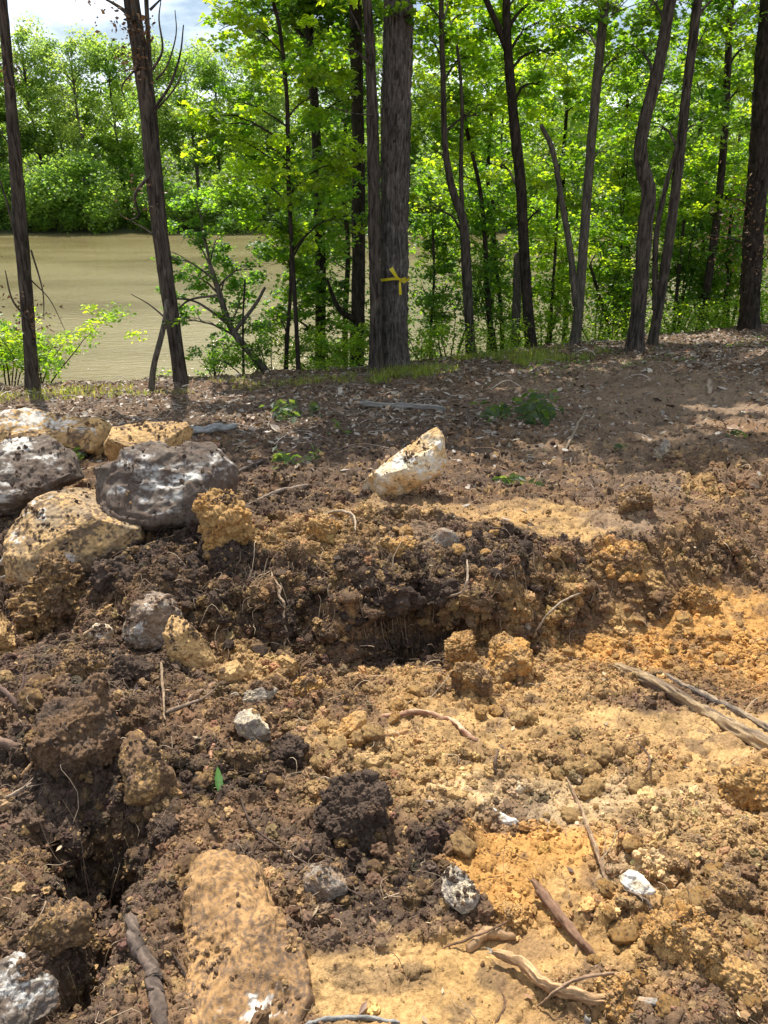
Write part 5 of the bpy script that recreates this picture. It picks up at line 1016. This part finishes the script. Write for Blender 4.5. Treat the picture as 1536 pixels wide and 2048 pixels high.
# yellow ribbon tied round the biggest trunk
tp = Bag(); yc = 556; H0 = ray(795, yc); Yt = 12.2
zc = CAMZ+H0[2]*Yt/H0[1]; kk = int(np.argmin(np.abs(bigS[:, 2]-zc))); cx_, cy_, rr_ = bigS[kk][0], bigS[kk][1], bigR[kk]*1.22+.012
def strip(pts, wd, nrm, col=(.75, .62, .02)):
    pts = np.array(pts, float); T = np.gradient(pts, axis=0); s = np.cross(T, nrm); s /= np.linalg.norm(s, axis=1)[:, None]; wd = np.broadcast_to(wd, len(pts))[:, None]
    f = .0012*np.array(nrm)
    V = np.concatenate([np.stack([pts-s*wd/2, pts+s*wd/2], 1).reshape(-1, 3), np.stack([pts-s*wd/2, pts+s*wd/2], 1).reshape(-1, 3)-f]); n = len(pts); i_ = np.arange(n-1)[:, None]*2
    Fq = (np.array([[0, 1, 3, 2]])+i_); F2 = (np.array([[0, 2, 3, 1]])+i_+2*n); E1 = (np.array([[0, 2, 2+2*n, 2*n]])+i_); E2 = (np.array([[3, 1, 1+2*n, 3+2*n]])+i_)
    tp.add(V, np.concatenate([Fq, F2, E1, E2]), None, col)
ang = np.linspace(-2.75, -.55, 26); ring = np.stack([cx_+rr_*np.cos(ang), cy_+rr_*np.sin(ang), zc+.015*np.sin(ang*3)], -1)
ringb = np.linspace(-.55, 3.55, 30); rb = np.stack([cx_+rr_*np.cos(ringb), cy_+rr_*np.sin(ringb), zc+0*ringb], -1)
T = np.gradient(np.vstack([ring, rb[1:]]), axis=0); allp = np.vstack([ring, rb[1:]]); up = np.array([0, 0, 1.]); n_ = len(allp)
nr_ = allp-np.array([cx_, cy_, zc]); nr_[:, 2] = 0; nr_ /= np.linalg.norm(nr_, axis=1)[:, None]
wv = np.where(np.arange(n_) < 26, np.interp(np.arange(n_), [0, 18, 25], [.042, .036, .018]), .04)[:, None]
V = np.concatenate([allp-up*wv/2, allp+up*wv/2, allp+up*wv/2-nr_*.002, allp-up*wv/2-nr_*.002]); i_ = np.arange(n_-1)[:, None]
tp.add(V, np.concatenate([np.concatenate([i_+a_*n_, i_+1+a_*n_, i_+1+b_*n_, i_+b_*n_], 1) for a_, b_ in ((0, 1), (1, 2), (2, 3), (3, 0))]), None, (.75, .62, .02))
kn = np.array([cx_+.085, cy_-rr_*1.02-.02, zc]); nf = (0, -1, 0)
strip([kn, kn+[-.05, -.02, .05], kn+[-.10, -.03, .12], kn+[-.135, -.02, .175]], [.018, .035, .055, .065], nf)
strip([kn, kn+[.0, -.02, -.06], kn+[.004, -.03, -.13], kn+[.01, -.02, -.21]], [.015, .032, .038, .042], nf)
strip([kn, kn+[.035, -.03, .02], kn+[.075, -.02, .03], kn+[.10, -.0, -.005], kn+[.07, .0, -.03], kn+[.03, -.02, -.02], kn], [.015, .025, .04, .04, .035, .025, .015], nf, (.62, .5, .02))
d_, F_ = ico(2); tp.add(d_*.018+kn+[0, -.012, 0], None, F_, (.6, .48, .02))
tag(tp.build('ribbon', M_tape, None, False, (cx_, cy_, zc)), 'yellow plastic ribbon tied in a bow round the shaggy trunk', 'ribbon')

# ------------------------------------------------------------------ far bank
def far_proto(kind, h, wd, seed, cols, n=14000, ls=.36):
    rs = np.random.RandomState(seed); tb = Bag(); P = []; K = []
    k = 10; S = np.stack([np.cumsum(rs.normal(0, .12, k)), np.cumsum(rs.normal(0, .12, k)), np.linspace(-1, h*.92, k)], -1); S = spline(S, 30)
    V, F4, F3 = tube_arrays(S, np.linspace(.30, .06, 30)*(h/20), 8); tb.add(V, F4, F3)
    nc = 44 if kind == 'airy' else 56; cl = []
    for q in range(nc):
        if kind == 'airy': z = h*rs.uniform(.25, 1.0)
        elif kind == 'bush': z = h*rs.uniform(.08, .95)
        else: z = h*rs.uniform(.12, 1.0)
        pr = wd*(1.15-abs(z/h-.6)*1.1)*.5
        if kind == 'bush': pr = wd*.5*math.sqrt(max(.05, 1-(z/h)**2))
        a = rs.uniform(0, 6.283); rr = pr*rs.uniform(.25, 1)
        c = np.array([rr*math.cos(a), rr*math.sin(a), z]); r = wd*rs.uniform(.10, .22); cl.append((c, r))
        i0 = int(np.clip((z-rr*.6)/h*30, 2, 28)); limb(tb, S[i0], c, .04+.02*rs.rand(), rs, seg=5, sag=.05)
    per = n//nc
    for c, r in cl:
        q = rs.normal(size=(per, 3)); q /= np.linalg.norm(q, axis=1)[:, None]; q *= rs.rand(per, 1)**.45
        P.append(c+q*r*np.array([1, 1, .75])+np.array([0, 0, -.0])); K.append(cols[rs.randint(len(cols))]*rs.uniform(.6, 1.35, (per, 1)))
    P = np.concatenate(P); K = np.concatenate(K); V, F, K = leaf_cloud(P, ls*rs.uniform(.5, 1.2, len(P)), np.clip(K, 0, .7), rs, .7, 'maple')
    t_ = tb.build('trunk', M_barkf); c_ = mesh('crown', V, F, M_leaff, None, K, False); return t_, c_
FG = 1.25*np.array([(.10, .18, .045), (.13, .22, .05), (.085, .16, .042), (.155, .24, .055)]); FD = FG*.85; FA = np.array([(.17, .26, .085), (.20, .29, .095), (.13, .22, .075)])
protos = {'airy': [far_proto('airy', 20, 9, 901, FA, 10000, .30), far_proto('airy', 21, 10, 902, FA, 10000, .30)],
          'full': [far_proto('full', 19, 9, 903, FG), far_proto('full', 18, 8, 904, FD), far_proto('full', 20, 10, 905, FG)],
          'bush': [far_proto('bush', 8, 10, 906, FG, 12000, .32), far_proto('bush', 5, 7, 907, FD, 7000, .32)]}
_used = set()
def far_tree(kind, q, x, y, s, label, cat='tree', group='trees along the far bank', name='far_tree', sz=1., rs=np.random.RandomState(5)):
    t_, c_ = protos[kind][q % len(protos[kind])]
    root = empty(name, (x, y, float(base_h(np.array([x]), np.array([y]))[0])+(0 if kind != 'bush' else -.6))); tag(root, label, cat, group); s = s*1.1; root.scale = (s, s, s*sz); root.rotation_euler = (0, 0, rs.uniform(0, 6.28))
    for p_ in (t_, c_):
        c = p_.copy() if (kind, q % len(protos[kind])) in _used else p_
        if c is not p_: COL.objects.link(c)
        c.parent = root
    _used.add((kind, q % len(protos[kind])))
def xat(px, Y): return (px-768)/FPX*(Y*math.cos(PITCH)+5*math.sin(PITCH))
for q, (kind, px, Y, s, label) in enumerate([
    ('airy', 95, 112, 1.0, 'airy pale green far bank tree rising above the others'), ('full', 20, 108, .95, 'rounded far bank tree seen past the dark thin trunk'), ('airy', 185, 109, .93, 'feathery far bank tree standing over the waterside bush'),
    ('full', 255, 113, .95, 'darker far bank tree half covered by the bare leaning trunk'), ('airy', 330, 110, .92, 'pale far bank tree beside the dead twigs of the leaning trunk'), ('full', 400, 112, .86, 'low rounded far bank tree under the open patch of sky'),
    ('airy', 450, 116, .92, 'pale far bank tree just showing past the slender maple'), ('full', 140, 116, .9, 'mid green far bank tree between two feathery ones'), ('full', -40, 112, 1.1, 'far bank tree cut off by the frame edge')]):
    far_tree(kind, q, xat(px, Y), Y, s, label)
hid = 'far bank tree glimpsed through the leaves of the near trees'
_r = np.random.RandomState(77)
for q, px in enumerate(range(520, 1800, 82)):
    far_tree(['full', 'airy'][q % 2], q, xat(px+_r.uniform(-20, 20), 112), 110+_r.uniform(-3, 6), _r.uniform(.8, .98)*1.0, hid, group='far bank trees behind the near leaves')
for q, px in enumerate(range(-250, -60, 80)):
    far_tree('full', q, xat(px, 112), 110, .95, 'far bank tree beyond the frame edge', group='far bank trees outside the picture')
for q, (px, s, k, label) in enumerate([(175, 1.0, 0, 'big rounded waterside bush hanging over the far shore'), (60, .8, 1, 'dark low bush at the far waterline behind the thin trunk'), (270, .75, 1, 'small dark bush beside the big rounded waterside bush'),
                                    (330, .7, 0, 'waterside bush on the far shore behind the leaning trunk'), (400, .75, 1, 'low waterside bush past the leaning trunk'), (-10, .8, 0, 'far shore bush cut off by the frame edge'), (110, .8, 0, 'mid sized bush crowding the big rounded waterside bush')]):
    far_tree('bush', k, xat(px, 101), 100.5+(q % 3), s, label, 'bush', 'bushes along the far shore', 'far_bush')
for q, px in enumerate(range(470, 1750, 75)):
    far_tree('bush', q, xat(px, 101), 100.8+(q % 3), .8, 'far shore bush glimpsed through the near leaves', 'bush', 'far shore bushes behind the near leaves', 'far_bush')
# the wood behind the first row, one mass
rs = np.random.RandomState(66); n = 60000; x = rs.uniform(-95, 95, n); y = rs.uniform(117, 150, n); hh = 14+3.5*fbm(np.stack([x*.12, y*.12], -1), 3, 4)*2; z = base_h(x, y)+hh*rs.rand(n)**.7
V, F, K = leaf_cloud(np.stack([x, y, z], -1), rs.uniform(.5, 1.2, n), FD[rs.randint(4, size=n)]*rs.uniform(.7, 1.3, (n, 1)), rs, .8, 'oval')
tag(mesh('far_woods', V, F, M_leaff, None, K, False), kind='stuff')
